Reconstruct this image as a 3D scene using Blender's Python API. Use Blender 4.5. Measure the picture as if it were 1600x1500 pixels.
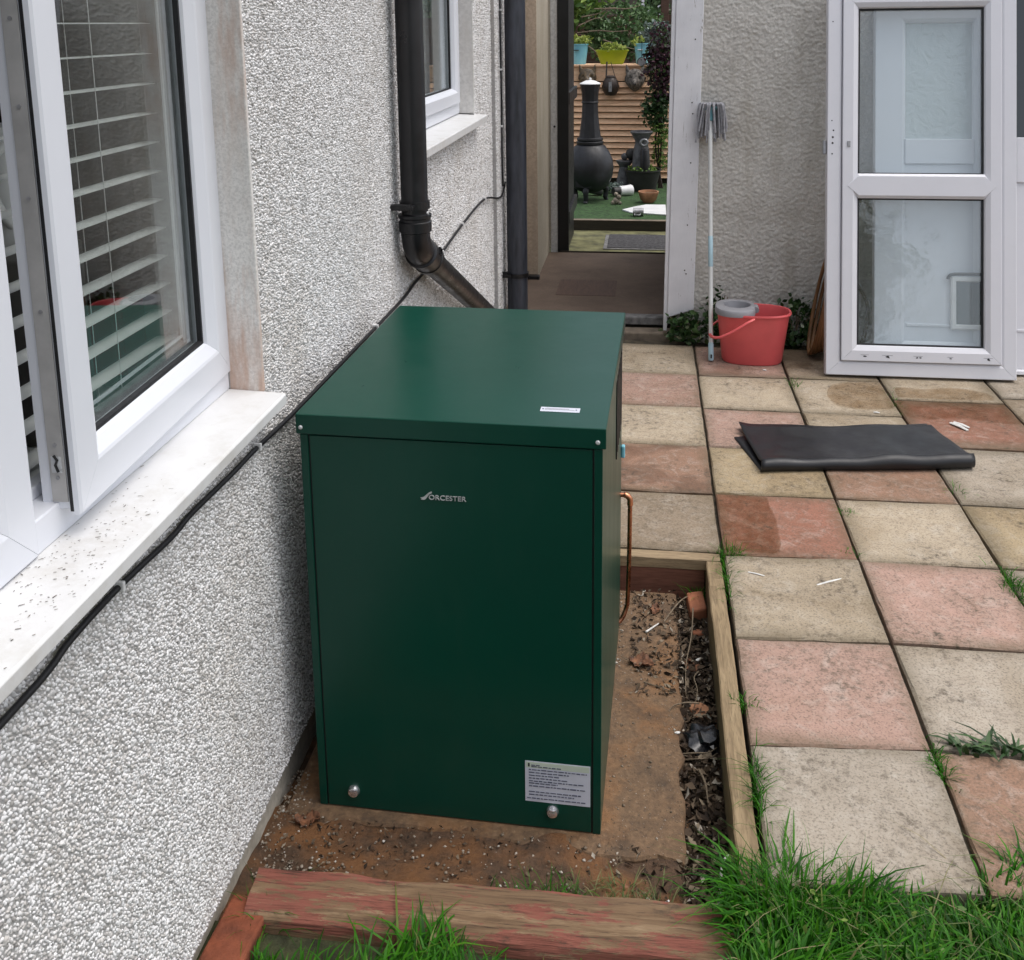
import bpy, bmesh, math, random
import numpy as np
from mathutils import Matrix, Vector, noise as mnoise

random.seed(7)
rng = np.random.default_rng(11)
R = math.radians
for o in list(bpy.data.objects):
    bpy.data.objects.remove(o)
SC = bpy.context.scene
COL = SC.collection

# ------------------------------------------------------------------ camera
cam_d = bpy.data.cameras.new('camera')
cam = bpy.data.objects.new('camera', cam_d)
COL.objects.link(cam)
cr = Vector((0.99125, 0.13149, -0.01153))
cu = Vector((-0.01428, 0.19371, 0.98095))
cf = Vector((-0.13122, 0.97221, -0.19390))
mw = Matrix.Identity(4)
for i in range(3):
    mw[i][0] = cr[i]; mw[i][1] = cu[i]; mw[i][2] = -cf[i]
mw[0][3], mw[1][3], mw[2][3] = -0.27115, -3.22758, 1.77334
cam.matrix_world = mw
cam_d.sensor_width = 36.0
cam_d.lens = 36.0 * 1588.55 / 1600.0
cam_d.shift_y = -398.88 / 1600.0
cam_d.clip_start = 0.05
cam_d.clip_end = 500.0
SC.camera = cam

# ------------------------------------------------------------------ sky, sun, exposure
SUN_EL, SUN_AZ = 68.0, 88.0        # azimuth clockwise from +Y: high up and to the right
world = bpy.data.worlds.new('World')
SC.world = world
world.use_nodes = True
wn = world.node_tree
wn.nodes.clear()
sky = wn.nodes.new('ShaderNodeTexSky')
sky.sky_type = 'NISHITA'
sky.sun_disc = False
sky.sun_elevation = R(SUN_EL)
sky.sun_rotation = R(SUN_AZ)
sky.dust_density = 4.0
sky.air_density = 1.0
hs = wn.nodes.new('ShaderNodeHueSaturation')
hs.inputs['Saturation'].default_value = 0.40
bg = wn.nodes.new('ShaderNodeBackground')
bg.inputs['Strength'].default_value = 0.145
wo = wn.nodes.new('ShaderNodeOutputWorld')
wn.links.new(sky.outputs[0], hs.inputs['Color'])
wn.links.new(hs.outputs[0], bg.inputs['Color'])
wn.links.new(bg.outputs[0], wo.inputs['Surface'])

sl = bpy.data.lights.new('sun', 'SUN')
sl.energy = 0.5
sl.angle = R(55)
sl.color = (1.0, 0.97, 0.93)
so = bpy.data.objects.new('sun', sl)
COL.objects.link(so)
sd = Vector((math.sin(R(SUN_AZ)) * math.cos(R(SUN_EL)), math.cos(R(SUN_AZ)) * math.cos(R(SUN_EL)), math.sin(R(SUN_EL))))
so.rotation_euler = sd.to_track_quat('Z', 'Y').to_euler()
so.location = (6, 3, 8)

SC.view_settings.view_transform = 'Standard'
SC.view_settings.look = 'None'
SC.view_settings.exposure = 0.72
SC.view_settings.gamma = 1.0
SC.view_settings.use_curve_mapping = False
SC.render.engine = 'CYCLES'
SC.cycles.max_bounces = 8
SC.cycles.transparent_max_bounces = 16

# ================================================================== materials
class NT:
    """small helper round a node tree"""
    def __init__(self, name):
        self.m = bpy.data.materials.new(name)
        self.m.use_nodes = True
        self.t = self.m.node_tree
        self.t.nodes.clear()
        self.out = self.t.nodes.new('ShaderNodeOutputMaterial')
        self._co = {}
    def n(self, typ, **kw):
        nd = self.t.nodes.new(typ)
        for k, v in kw.items():
            if k in nd.inputs.keys():
                self.set(nd, k, v)
            else:
                setattr(nd, k, v)
        return nd
    def set(self, nd, k, v):
        if hasattr(v, 'is_output') or isinstance(v, bpy.types.NodeSocket):
            self.t.links.new(v, nd.inputs[k])
        else:
            nd.inputs[k].default_value = v
    def link(self, a, b):
        self.t.links.new(a, b)
    def co(self, kind='Object', scale=None, rnd=False):
        key = (kind, scale, rnd)
        if key in self._co:
            return self._co[key]
        tc = self.n('ShaderNodeTexCoord').outputs[kind]
        if rnd:
            oi = self.n('ShaderNodeObjectInfo')
            ml = self.n('ShaderNodeMath', operation='MULTIPLY')
            self.link(oi.outputs['Random'], ml.inputs[0]); ml.inputs[1].default_value = 40.0
            va = self.n('ShaderNodeVectorMath', operation='ADD')
            self.link(tc, va.inputs[0]); self.link(ml.outputs[0], va.inputs[1])
            tc = va.outputs[0]
        if scale:
            mp = self.n('ShaderNodeMapping')
            mp.inputs['Scale'].default_value = scale
            self.link(tc, mp.inputs['Vector'])
            tc = mp.outputs[0]
        self._co[key] = tc
        return tc
    def noise(self, co, scale, detail=4.0, rough=0.55, dist=0.0):
        nd = self.n('ShaderNodeTexNoise')
        self.link(co, nd.inputs['Vector'])
        nd.inputs['Scale'].default_value = scale
        nd.inputs['Detail'].default_value = detail
        nd.inputs['Roughness'].default_value = rough
        nd.inputs['Distortion'].default_value = dist
        return nd.outputs['Fac']
    def vor(self, co, scale, feature='F1', rand=1.0, out='Distance'):
        nd = self.n('ShaderNodeTexVoronoi', feature=feature)
        self.link(co, nd.inputs['Vector'])
        nd.inputs['Scale'].default_value = scale
        nd.inputs['Randomness'].default_value = rand
        return nd.outputs[out]
    def ramp(self, fac, stops, interp='LINEAR'):
        nd = self.n('ShaderNodeValToRGB')
        nd.color_ramp.interpolation = interp
        e = nd.color_ramp.elements
        while len(e) < len(stops):
            e.new(0.5)
        for el, (p, c) in zip(e, stops):
            el.position = p
            el.color = (c, c, c, 1) if isinstance(c, (int, float)) else (*c[:3], 1)
        self.link(fac, nd.inputs['Fac'])
        return nd.outputs['Color']
    def mix(self, fac, a, b, blend='MIX'):
        nd = self.n('ShaderNodeMix', data_type='RGBA', blend_type=blend)
        for s, v in ((nd.inputs[0], fac), (nd.inputs[6], a), (nd.inputs[7], b)):
            if isinstance(v, bpy.types.NodeSocket):
                self.link(v, s)
            elif isinstance(v, (int, float)):
                s.default_value = v if s == nd.inputs[0] else (v, v, v, 1)
            else:
                s.default_value = (*v[:3], 1)
        return nd.outputs[2]
    def math(self, op, a, b=0.0):
        nd = self.n('ShaderNodeMath', operation=op)
        for s, v in ((nd.inputs[0], a), (nd.inputs[1], b)):
            if isinstance(v, bpy.types.NodeSocket):
                self.link(v, s)
            else:
                s.default_value = v
        return nd.outputs[0]
    def bump(self, h, strength=0.3, dist=0.004, prev=None):
        nd = self.n('ShaderNodeBump')
        nd.inputs['Strength'].default_value = strength
        nd.inputs['Distance'].default_value = dist
        self.link(h, nd.inputs['Height'])
        if prev is not None:
            self.link(prev, nd.inputs['Normal'])
        return nd.outputs['Normal']
    def bsdf(self, col, rough=0.6, normal=None, metal=0.0, spec=0.5, coat=0.0, **kw):
        b = self.n('ShaderNodeBsdfPrincipled')
        for k, v in (('Base Color', col), ('Roughness', rough), ('Metallic', metal)):
            if isinstance(v, bpy.types.NodeSocket):
                self.link(v, b.inputs[k])
            elif k == 'Base Color':
                b.inputs[k].default_value = (*v[:3], 1)
            else:
                b.inputs[k].default_value = v
        b.inputs['Specular IOR Level'].default_value = spec
        b.inputs['Coat Weight'].default_value = coat
        for k, v in kw.items():
            b.inputs[k].default_value = v
        if normal is not None:
            self.link(normal, b.inputs['Normal'])
        self.link(b.outputs[0], self.out.inputs['Surface'])
        return b

MATS = {}
def simple(name, col, rough=0.55, var=0.12, scale=14.0, bump=0.15, bscale=120.0, bdist=0.001, metal=0.0, spec=0.5, col2=None, coat=0.0, stretch=None):
    t = NT(name)
    co = t.co('Object', stretch, True)
    f = t.noise(co, scale, 5.0)
    c2 = col2 if col2 else tuple(c * (1 - 2.2 * var) for c in col)
    c1 = tuple(min(1, c * (1 + var)) for c in col)
    c = t.ramp(f, [(0.3, c2), (0.7, c1)])
    nm = t.bump(t.noise(co, bscale, 3.0), bump, bdist) if bump else None
    r = t.ramp(t.noise(co, scale * 2.3, 3.0), [(0.3, max(0.02, rough - 0.1)), (0.7, min(1, rough + 0.1))])
    t.bsdf(c, r, nm, metal, spec, coat)
    MATS[name] = t.m
    return t.m

def island(name, stops, rough=0.7, spec=0.3, trans=0.0):
    t = NT(name)
    g = t.n('ShaderNodeNewGeometry').outputs['Random Per Island']
    c = t.ramp(g, stops)
    b = t.bsdf(c, rough, None, 0.0, spec)
    if trans:
        tr = t.n('ShaderNodeBsdfTranslucent')
        t.link(c, tr.inputs['Color'])
        mx = t.n('ShaderNodeMixShader')
        mx.inputs[0].default_value = trans
        t.link(b.outputs[0], mx.inputs[1]); t.link(tr.outputs[0], mx.inputs[2])
        t.link(mx.outputs[0], t.out.inputs['Surface'])
    MATS[name] = t.m
    return t.m

# --- white plastic window frame
def m_upvc(name, col, dirt=0.35):
    t = NT(name)
    co = t.co('Object', None, True)
    f = t.noise(co, 5.0, 6.0, 0.65)
    st = t.noise(t.co('Object', (9.0, 9.0, 1.2), True), 5.0, 5.0, 0.6)
    a = t.ramp(f, [(0.20, tuple(c * 0.96 for c in col)), (0.75, col)])
    b = t.mix(t.ramp(st, [(0.52, 0.0), (0.95, dirt)]), a, (0.45, 0.44, 0.41))
    t.bsdf(b, 0.30, t.bump(t.noise(co, 7.0, 2.0), 0.02, 0.002), spec=0.45)
    MATS[name] = t.m
m_upvc('upvc', (0.70, 0.72, 0.77), 0.0)
m_upvc('upvc_old', (0.68, 0.68, 0.72), 0.10)

# --- pebbledash
t = NT('chips')
gi = t.n('ShaderNodeNewGeometry').outputs['Random Per Island']
c = t.ramp(gi, [(0.0, (0.34, 0.325, 0.31)), (0.10, (0.50, 0.485, 0.47)), (0.22, (0.62, 0.595, 0.57)), (0.40, (0.70, 0.69, 0.685)), (0.75, (0.78, 0.775, 0.775)), (1.0, (0.86, 0.855, 0.85))])
st = t.noise(t.co('Object', (1, 1.0, 0.55)), 2.6, 6.0, 0.65)
c = t.mix(t.ramp(st, [(0.50, 0.0), (0.72, 0.55)]), c, t.mix(1.0, c, (0.74, 0.69, 0.62), 'MULTIPLY'))
t.bsdf(c, 0.65, None, 0.0, 0.3)
MATS['chips'] = t.m
t = NT('mortar')
co = t.co()
f = t.noise(co, 60.0, 5.0, 0.7)
c = t.ramp(f, [(0.3, (0.30, 0.293, 0.287)), (0.75, (0.50, 0.49, 0.48))])
big = t.noise(co, 2.2, 4.0)
c = t.mix(t.ramp(big, [(0.55, 0.0), (0.75, 0.35)]), c, (0.36, 0.32, 0.27))
t.bsdf(c, 0.9, t.bump(f, 0.9, 0.004))
MATS['mortar'] = t.m

def m_render(name, c1, c2, stain, scale=70.0, strength=0.8, dist=0.006, rust=0.0):
    t = NT(name)
    co = t.co()
    f = t.noise(co, scale, 4.0, 0.6, 0.4)
    b = t.noise(co, 3.0, 6.0, 0.65)
    c = t.ramp(b, [(0.3, c1), (0.65, c2)])
    c = t.mix(t.ramp(f, [(0.35, 0.45), (0.6, 0.0)]), c, tuple(x * 0.55 for x in c1))
    s = t.noise(t.co('Object', (6, 6, 1.0)), 1.6, 5.0, 0.6)
    c = t.mix(t.ramp(s, [(0.5, 0.0), (0.72, 0.75)]), c, stain)
    if rust:
        s2 = t.noise(t.co('Object', (10, 10, 1.6)), 1.1, 5.0, 0.65)
        c = t.mix(t.ramp(s2, [(0.48, 0.0), (0.62, rust)]), c, (0.46, 0.29, 0.21))
    t.bsdf(c, 0.85, t.bump(f, strength, dist))
    MATS[name] = t.m
m_render('roughcast', (0.54, 0.515, 0.475), (0.68, 0.655, 0.61), (0.42, 0.39, 0.34), 120.0, 0.45, 0.004)
m_render('pier_render', (0.42, 0.37, 0.28), (0.53, 0.47, 0.37), (0.36, 0.30, 0.22), 120.0, 0.9, 0.006)
m_render('reveal_render', (0.66, 0.64, 0.61), (0.80, 0.78, 0.75), (0.55, 0.47, 0.41), 160.0, 0.35, 0.002, 0.75)
m_render('peach_render', (0.46, 0.35, 0.25), (0.55, 0.43, 0.32), (0.36, 0.29, 0.22), 60.0, 0.2, 0.002)
m_render('plinth_render', (0.46, 0.42, 0.35), (0.60, 0.56, 0.48), (0.22, 0.18, 0.13), 60.0, 0.4, 0.003)
m_render('white_render', (0.62, 0.61, 0.59), (0.72, 0.71, 0.69), (0.55, 0.52, 0.48), 60.0, 0.3, 0.002)

# --- sill: white plastic board with faint dirt
t = NT('sill_white')
co = t.co()
f = t.noise(co, 9.0, 6.0, 0.7)
c = t.ramp(f, [(0.22, (0.52, 0.50, 0.465)), (0.5, (0.64, 0.64, 0.635)), (0.8, (0.69, 0.69, 0.69))])
t.bsdf(c, 0.38, t.bump(t.noise(co, 200.0), 0.05, 0.001))
MATS['sill_white'] = t.m

# --- boiler paint
t = NT('boiler_green')
co = t.co()
f = t.noise(co, 2.5, 4.0)
c = t.ramp(f, [(0.3, (0.0014, 0.0440, 0.0285)), (0.7, (0.0017, 0.0490, 0.0320))])
nz = t.noise(co, 420.0, 2.0)
dst = t.noise(t.co('Object', (1.0, 1.0, 0.35)), 9.0, 7.0, 0.72)
c = t.mix(t.ramp(dst, [(0.52, 0.0), (0.9, 0.018)]), c, (0.30, 0.31, 0.27))
spk = t.noise(co, 260.0, 2.0, 0.5)
c = t.mix(t.ramp(spk, [(0.74, 0.0), (0.80, 0.05)]), c, (0.34, 0.34, 0.30))
rg = t.ramp(dst, [(0.3, 0.27), (0.7, 0.34)])
rip = t.noise(co, 4.0, 1.0, 0.4)
t.bsdf(c, rg, t.bump(nz, 0.03, 0.0004, t.bump(rip, 0.06, 0.003)), spec=0.30)
MATS['boiler_green'] = t.m

# --- paving slab (object colour carries the cast pigment)
t = NT('slab')
oi = t.n('ShaderNodeObjectInfo')
co = t.co('Object', None, True)
tc0 = t.co('Object')
base = oi.outputs['Color']
n1 = t.noise(co, 5.0, 7.0, 0.70)
n2 = t.noise(co, 42.0, 6.0, 0.72)
n3 = t.noise(co, 150.0, 4.0, 0.72)
n4 = t.noise(co, 16.0, 6.0, 0.68, 1.2)
c = t.mix(t.ramp(n1, [(0.30, 0.62), (0.62, 0.0)]), base, t.mix(0.6, base, (0.17, 0.135, 0.095)))
c = t.mix(t.ramp(n4, [(0.50, 0.0), (0.68, 0.50)]), c, t.mix(0.55, base, (0.56, 0.52, 0.46)))
c = t.mix(t.math('MULTIPLY', t.ramp(n2, [(0.34, 0.95), (0.50, 0.0)]), t.ramp(n1, [(0.40, 1.0), (0.56, 0.10)])), c, (0.085, 0.068, 0.050))
c = t.mix(t.ramp(n3, [(0.37, 0.62), (0.49, 0.0)]), c, (0.10, 0.08, 0.06))
c = t.mix(t.ramp(n3, [(0.60, 0.0), (0.74, 0.34)]), c, (0.60, 0.56, 0.50))
# grime creeping in from the joints
sx = t.n('ShaderNodeSeparateXYZ'); t.link(tc0, sx.inputs[0])
ax = t.math('ABSOLUTE', sx.outputs[0]); ay = t.math('ABSOLUTE', sx.outputs[1])
mx = t.math('MAXIMUM', ax, ay)
edge = t.math('ADD', mx, t.math('MULTIPLY', t.math('SUBTRACT', n1, 0.5), 0.14))
c = t.mix(t.ramp(edge, [(0.172, 0.0), (0.238, 0.62)]), c, (0.125, 0.098, 0.058))
n5 = t.noise(co, 2.1, 5.0, 0.6, 0.8)
c = t.mix(t.ramp(n5, [(0.50, 0.0), (0.66, 0.50)]), c, t.mix(1.0, c, (0.66, 0.60, 0.50), 'MULTIPLY'))
hgt = t.math('ADD', t.math('ADD', t.math('MULTIPLY', n2, 0.5), t.math('MULTIPLY', n3, 0.25)), t.math('MULTIPLY', n4, 1.0))
# damp patch: alpha of the object colour switches it on
dampmask = t.ramp(t.noise(co, 2.6, 3.0, 0.5), [(0.47, 0.0), (0.50, 1.0)])
damp = t.math('MULTIPLY', dampmask, t.math('SUBTRACT', 1.0, oi.outputs['Alpha']))
c = t.mix(damp, c, t.mix(1.0, c, (0.50, 0.43, 0.36), 'MULTIPLY'))
rg = t.mix(damp, t.ramp(n2, [(0.3, 0.92), (0.7, 0.72)]), 0.38)
t.bsdf(c, rg, t.bump(hgt, 0.7, 0.004), spec=0.4)
MATS['slab'] = t.m

# --- water film: darkens what it lies on, with a faint gloss
t = NT('water_film')
nzf = t.noise(t.co(), 14.0, 5.0, 0.65)
tr = t.n('ShaderNodeBsdfTransparent'); t.link(t.ramp(nzf, [(0.35, (0.74, 0.67, 0.59)), (0.68, (0.93, 0.90, 0.86))]), tr.inputs['Color'])
gl = t.n('ShaderNodeBsdfGlossy'); gl.inputs['Roughness'].default_value = 0.25
mx = t.n('ShaderNodeMixShader'); mx.inputs[0].default_value = 0.025
t.link(tr.outputs[0], mx.inputs[1]); t.link(gl.outputs[0], mx.inputs[2]); t.link(mx.outputs[0], t.out.inputs['Surface'])
MATS['water_film'] = t.m

# --- timbers
def m_wood(name, c1, c2, scale=(3, 30, 30), rough=0.75, paint=None, pfac=0.5, pscale=3.0, grain=0.5):
    t = NT(name)
    co = t.co('Object', scale, True)
    f = t.noise(co, 2.0, 6.0, 0.6, 0.6)
    c = t.ramp(f, [(0.28, c1), (0.68, c2)])
    g2 = t.noise(t.co('Object', tuple(s * 3 for s in scale), True), 3.0, 4.0, 0.6)
    c = t.mix(t.ramp(g2, [(0.3, 0.55), (0.5, 0.0)]), c, tuple(x * 0.45 for x in c1))
    if paint:
        pm = t.noise(t.co('Object', (1.4, 4, 4), True), pscale, 7.0, 0.75)
        c = t.mix(t.ramp(pm, [(pfac, 0.0), (pfac + 0.07, 0.85)]), c, paint)
        dm = t.noise(t.co('Object', (1, 3, 3), True), pscale * 1.7, 6.0, 0.7)
        c = t.mix(t.ramp(dm, [(0.48, 0.0), (0.66, 0.85)]), c, (0.05, 0.038, 0.025))
    t.bsdf(c, rough, t.bump(f, grain, 0.004))
    MATS[name] = t.m
m_wood('edging_wood', (0.17, 0.115, 0.060), (0.33, 0.24, 0.135), (30, 3, 30))
m_wood('edging_wood_x', (0.20, 0.14, 0.08), (0.36, 0.265, 0.155), (3, 30, 30))
m_wood('red_board', (0.13, 0.050, 0.030), (0.24, 0.10, 0.065), (2, 20, 20), 0.8)
t = NT('sleeper_wood')
fine = t.noise(t.co('Object', (4, 110, 110)), 2.0, 8.0, 0.7, 0.3)
band = t.noise(t.co('Object', (1.5, 18, 18)), 2.0, 6.0, 0.65, 0.8)
c = t.ramp(band, [(0.30, (0.10, 0.057, 0.030)), (0.52, (0.195, 0.122, 0.066)), (0.70, (0.33, 0.235, 0.14))])
pm = t.noise(t.co('Object', (2.0, 9, 9)), 2.2, 9.0, 0.78)
c = t.mix(t.ramp(pm, [(0.495, 0.0), (0.525, 0.9)]), c, t.ramp(fine, [(0.3, (0.15, 0.038, 0.026)), (0.7, (0.29, 0.095, 0.068))]))
c = t.mix(t.ramp(fine, [(0.36, 0.8), (0.46, 0.0)]), c, (0.045, 0.026, 0.016))
dm = t.noise(t.co('Object', (3, 7, 7)), 3.0, 8.0, 0.75)
c = t.mix(t.ramp(dm, [(0.56, 0.0), (0.68, 0.8)]), c, (0.055, 0.036, 0.022))
t.bsdf(c, 0.85, t.bump(fine, 0.9, 0.003, t.bump(band, 0.6, 0.008)))
MATS['sleeper_wood'] = t.m
m_wood('fence_slat', (0.70, 0.40, 0.23), (0.86, 0.58, 0.37), (2, 14, 14), 0.7)
m_wood('brown_fence', (0.07, 0.035, 0.025), (0.12, 0.065, 0.045), (2, 14, 14), 0.8)
m_wood('dark_sleeper', (0.016, 0.013, 0.009), (0.04, 0.032, 0.02), (2, 20, 20), 0.85)
m_wood('twig', (0.11, 0.08, 0.05), (0.24, 0.185, 0.125), (20, 20, 20), 0.8)
m_wood('damp_wood', (0.05, 0.026, 0.016), (0.085, 0.045, 0.028), (20, 3, 20), 0.7)
m_wood('door_brown', (0.055, 0.035, 0.022), (0.09, 0.06, 0.04), (20, 20, 2), 0.7)

# white post: old flaking paint
t = NT('flaking_paint')
co = t.co('Object', (14, 14, 2.2))
f = t.noise(co, 3.0, 7.0, 0.7, 0.5)
c = t.ramp(t.noise(t.co(), 6.0, 5.0), [(0.3, (0.68, 0.68, 0.71)), (0.7, (0.80, 0.80, 0.83))])
c = t.mix(t.ramp(f, [(0.345, 0.9), (0.375, 0.0)]), c, (0.30, 0.27, 0.24))
t.bsdf(c, 0.55, t.bump(f, 0.5, 0.003))
MATS['flaking_paint'] = t.m

# --- concrete floors
t = NT('boiler_base')
co = t.co()
f = t.noise(co, 55.0, 6.0, 0.75)
b = t.noise(co, 5.0, 6.0, 0.65)
c = t.ramp(f, [(0.3, (0.085, 0.052, 0.030)), (0.6, (0.20, 0.122, 0.066)), (0.8, (0.37, 0.265, 0.16))])
c = t.mix(t.ramp(b, [(0.50, 0.0), (0.70, 0.6)]), c, (0.27, 0.120, 0.038))
c = t.mix(t.ramp(t.noise(co, 9.0, 5.0, 0.7), [(0.32, 0.7), (0.5, 0.0)]), c, (0.055, 0.038, 0.025))
t.bsdf(c, 0.8, t.bump(f, 0.9, 0.006))
MATS['boiler_base'] = t.m

t = NT('soil')
co = t.co()
f = t.noise(co, 40.0, 7.0, 0.75)
b = t.noise(co, 6.0, 5.0, 0.6)
c = t.ramp(f, [(0.3, (0.040, 0.024, 0.014)), (0.7, (0.15, 0.085, 0.048))])
c = t.mix(t.ramp(b, [(0.46, 0.0), (0.62, 0.75)]), c, (0.24, 0.105, 0.036))
t.bsdf(c, 0.9, t.bump(f, 1.0, 0.012))
MATS['soil'] = t.m

t = NT('path_concrete')
co = t.co()
f = t.noise(co, 60.0, 6.0, 0.7)
b = t.noise(co, 2.5, 6.0, 0.65)
c = t.ramp(b, [(0.3, (0.066, 0.042, 0.028)), (0.7, (0.140, 0.098, 0.070))])
c = t.mix(t.ramp(f, [(0.3, 0.5), (0.5, 0.0)]), c, (0.06, 0.04, 0.03))
t.bsdf(c, 0.8, t.bump(f, 0.5, 0.004))
MATS['path_concrete'] = t.m

simple('joint_dirt', (0.070, 0.056, 0.034), 0.95, 0.3, 30.0, 0.8, 90.0, 0.006)
simple('lawn_soil', (0.045, 0.05, 0.018), 0.95, 0.3, 20.0, 0.9, 60.0, 0.01)
simple('mossy_concrete', (0.16, 0.155, 0.07), 0.85, 0.3, 9.0, 0.5, 70.0, 0.004)
simple('grey_stone', (0.20, 0.195, 0.19), 0.8, 0.25, 25.0, 0.5, 120.0, 0.003)
simple('step_edge', (0.22, 0.175, 0.13), 0.85, 0.25, 12.0, 0.5, 70.0, 0.004)
simple('astro_turf', (0.035, 0.085, 0.022), 0.95, 0.3, 30.0, 0.9, 220.0, 0.008)
simple('rubber_mat', (0.010, 0.0105, 0.0135), 0.42, 0.10, 6.0, 0.35, 300.0, 0.0010, spec=0.42, col2=(0.019, 0.0195, 0.021))
simple('black_plastic', (0.012, 0.012, 0.014), 0.36, 0.2, 8.0, 0.08, 60.0, 0.001)
simple('grey_plastic_pipe', (0.050, 0.055, 0.070), 0.40, 0.25, 6.0, 0.1, 50.0, 0.001, stretch=(6, 6, 1))
simple('black_rubber', (0.006, 0.006, 0.008), 0.6, 0.1, 20.0, 0.0)
simple('black_iron', (0.014, 0.015, 0.019), 0.48, 0.3, 9.0, 0.35, 90.0, 0.002, spec=0.5)
simple('black_paint', (0.006, 0.006, 0.007), 0.45, 0.2, 9.0, 0.1)
simple('chrome', (0.80, 0.80, 0.83), 0.18, 0.05, 9.0, 0.0, metal=0.88)
simple('brushed_metal', (0.60, 0.61, 0.62), 0.34, 0.1, 30.0, 0.05, metal=0.35)
simple('lock_metal', (0.42, 0.41, 0.40), 0.42, 0.08, 20.0, 0.05, metal=0.1)
simple('galvanised', (0.36, 0.36, 0.37), 0.45, 0.15, 20.0, 0.1, metal=0.6)
simple('copper', (0.62, 0.27, 0.15), 0.30, 0.2, 25.0, 0.1, 60.0, 0.001, metal=1.0, col2=(0.30, 0.12, 0.07))
simple('red_plastic', (0.72, 0.115, 0.120), 0.38, 0.06, 6.0, 0.03, 60.0, 0.001)
simple('grey_plastic', (0.27, 0.27, 0.29), 0.42, 0.08, 8.0, 0.03)
simple('blue_plastic', (0.19, 0.45, 0.52), 0.4, 0.08, 8.0, 0.03)
simple('mop_pole', (0.62, 0.63, 0.62), 0.35, 0.06, 8.0, 0.0)
simple('pole_sleeve', (0.42, 0.60, 0.68), 0.4, 0.06, 8.0, 0.0)
simple('mop_cotton', (0.36, 0.36, 0.385), 0.95, 0.18, 60.0, 0.5, 300.0, 0.002)
simple('sticker_white', (0.60, 0.62, 0.70), 0.4, 0.04, 20.0, 0.0)
simple('sticker_green', (0.55, 0.62, 0.52), 0.4, 0.04, 20.0, 0.0)
simple('print_grey', (0.10, 0.11, 0.16), 0.6, 0.1, 20.0, 0.0)
simple('white_plastic', (0.74, 0.74, 0.74), 0.4, 0.06, 8.0, 0.02)
simple('white_slat', (0.84, 0.85, 0.84), 0.5, 0.05, 8.0, 0.0)
simple('terracotta', (0.34, 0.125, 0.062), 0.8, 0.25, 14.0, 0.4, 120.0, 0.002)
simple('terracotta_pale', (0.40, 0.19, 0.10), 0.8, 0.2, 14.0, 0.4, 120.0, 0.002)
simple('brick_red', (0.22, 0.060, 0.026), 0.85, 0.25, 14.0, 0.8, 90.0, 0.004)
simple('orange_hose', (0.20, 0.095, 0.035), 0.5, 0.15, 14.0, 0.1)
simple('pot_lime', (0.33, 0.40, 0.012), 0.4, 0.06, 8.0, 0.02)
simple('pot_blue', (0.20, 0.50, 0.60), 0.4, 0.06, 8.0, 0.02)
simple('pot_dark', (0.025, 0.024, 0.023), 0.6, 0.2, 8.0, 0.1)
simple('mask_bronze', (0.11, 0.075, 0.038), 0.6, 0.45, 40.0, 0.6, 120.0, 0.004)
simple('mask_grey', (0.16, 0.14, 0.12), 0.7, 0.45, 40.0, 0.6, 120.0, 0.004)
simple('statue_grey', (0.11, 0.11, 0.115), 0.7, 0.25, 20.0, 0.4, 90.0, 0.003)
simple('rust_iron', (0.035, 0.022, 0.016), 0.55, 0.3, 20.0, 0.3)
simple('mat_grey', (0.075, 0.072, 0.075), 0.95, 0.3, 40.0, 0.9, 260.0, 0.006)
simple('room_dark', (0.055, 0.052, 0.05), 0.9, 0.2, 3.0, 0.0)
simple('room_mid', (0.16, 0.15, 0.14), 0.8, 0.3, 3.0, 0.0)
simple('curtain', (0.22, 0.23, 0.24), 0.9, 0.2, 30.0, 0.1)
simple('net_curtain', (0.42, 0.43, 0.45), 0.9, 0.1, 30.0, 0.1)
simple('bottle_green', (0.03, 0.22, 0.035), 0.3, 0.1, 8.0, 0.0)
simple('box_red', (0.30, 0.03, 0.04), 0.6, 0.1, 8.0, 0.0)
simple('box_brown', (0.30, 0.17, 0.07), 0.7, 0.1, 8.0, 0.0)
simple('stain_black', (0.02, 0.02, 0.022), 0.7, 0.3, 60.0, 0.0)
simple('dirt_flake', (0.17, 0.14, 0.105), 0.9, 0.4, 60.0, 0.0)
simple('white_bit', (0.68, 0.67, 0.64), 0.6, 0.1, 40.0, 0.0)
simple('dead_leaf', (0.20, 0.085, 0.040), 0.7, 0.4, 60.0, 0.6, 160.0, 0.003)
simple('black_bag', (0.010, 0.011, 0.014), 0.25, 0.2, 20.0, 0.4, 40.0, 0.004)
simple('house_far', (0.10, 0.085, 0.07), 0.9, 0.2, 3.0, 0.2)
simple('stone_far', (0.30, 0.26, 0.20), 0.9, 0.3, 14.0, 0.6, 60.0, 0.006)
island('litter', [(0.0, (0.018, 0.012, 0.008)), (0.45, (0.05, 0.032, 0.02)), (0.75, (0.12, 0.085, 0.055)), (0.93, (0.25, 0.20, 0.14)), (1.0, (0.42, 0.38, 0.32))], 0.85)
island('gravel', [(0.0, (0.13, 0.10, 0.07)), (0.55, (0.27, 0.22, 0.165)), (0.9, (0.42, 0.37, 0.31)), (1.0, (0.60, 0.57, 0.52))], 0.8)
island('grass_blade', [(0.0, (0.011, 0.062, 0.003)), (0.45, (0.032, 0.160, 0.006)), (0.93, (0.072, 0.265, 0.012)), (0.985, (0.13, 0.22, 0.03)), (1.0, (0.30, 0.25, 0.12))], 0.5, 0.25, 0.42)
island('grass_dry', [(0.0, (0.06, 0.09, 0.02)), (0.5, (0.10, 0.15, 0.04)), (1.0, (0.28, 0.23, 0.12))], 0.6, 0.4, 0.2)
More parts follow.
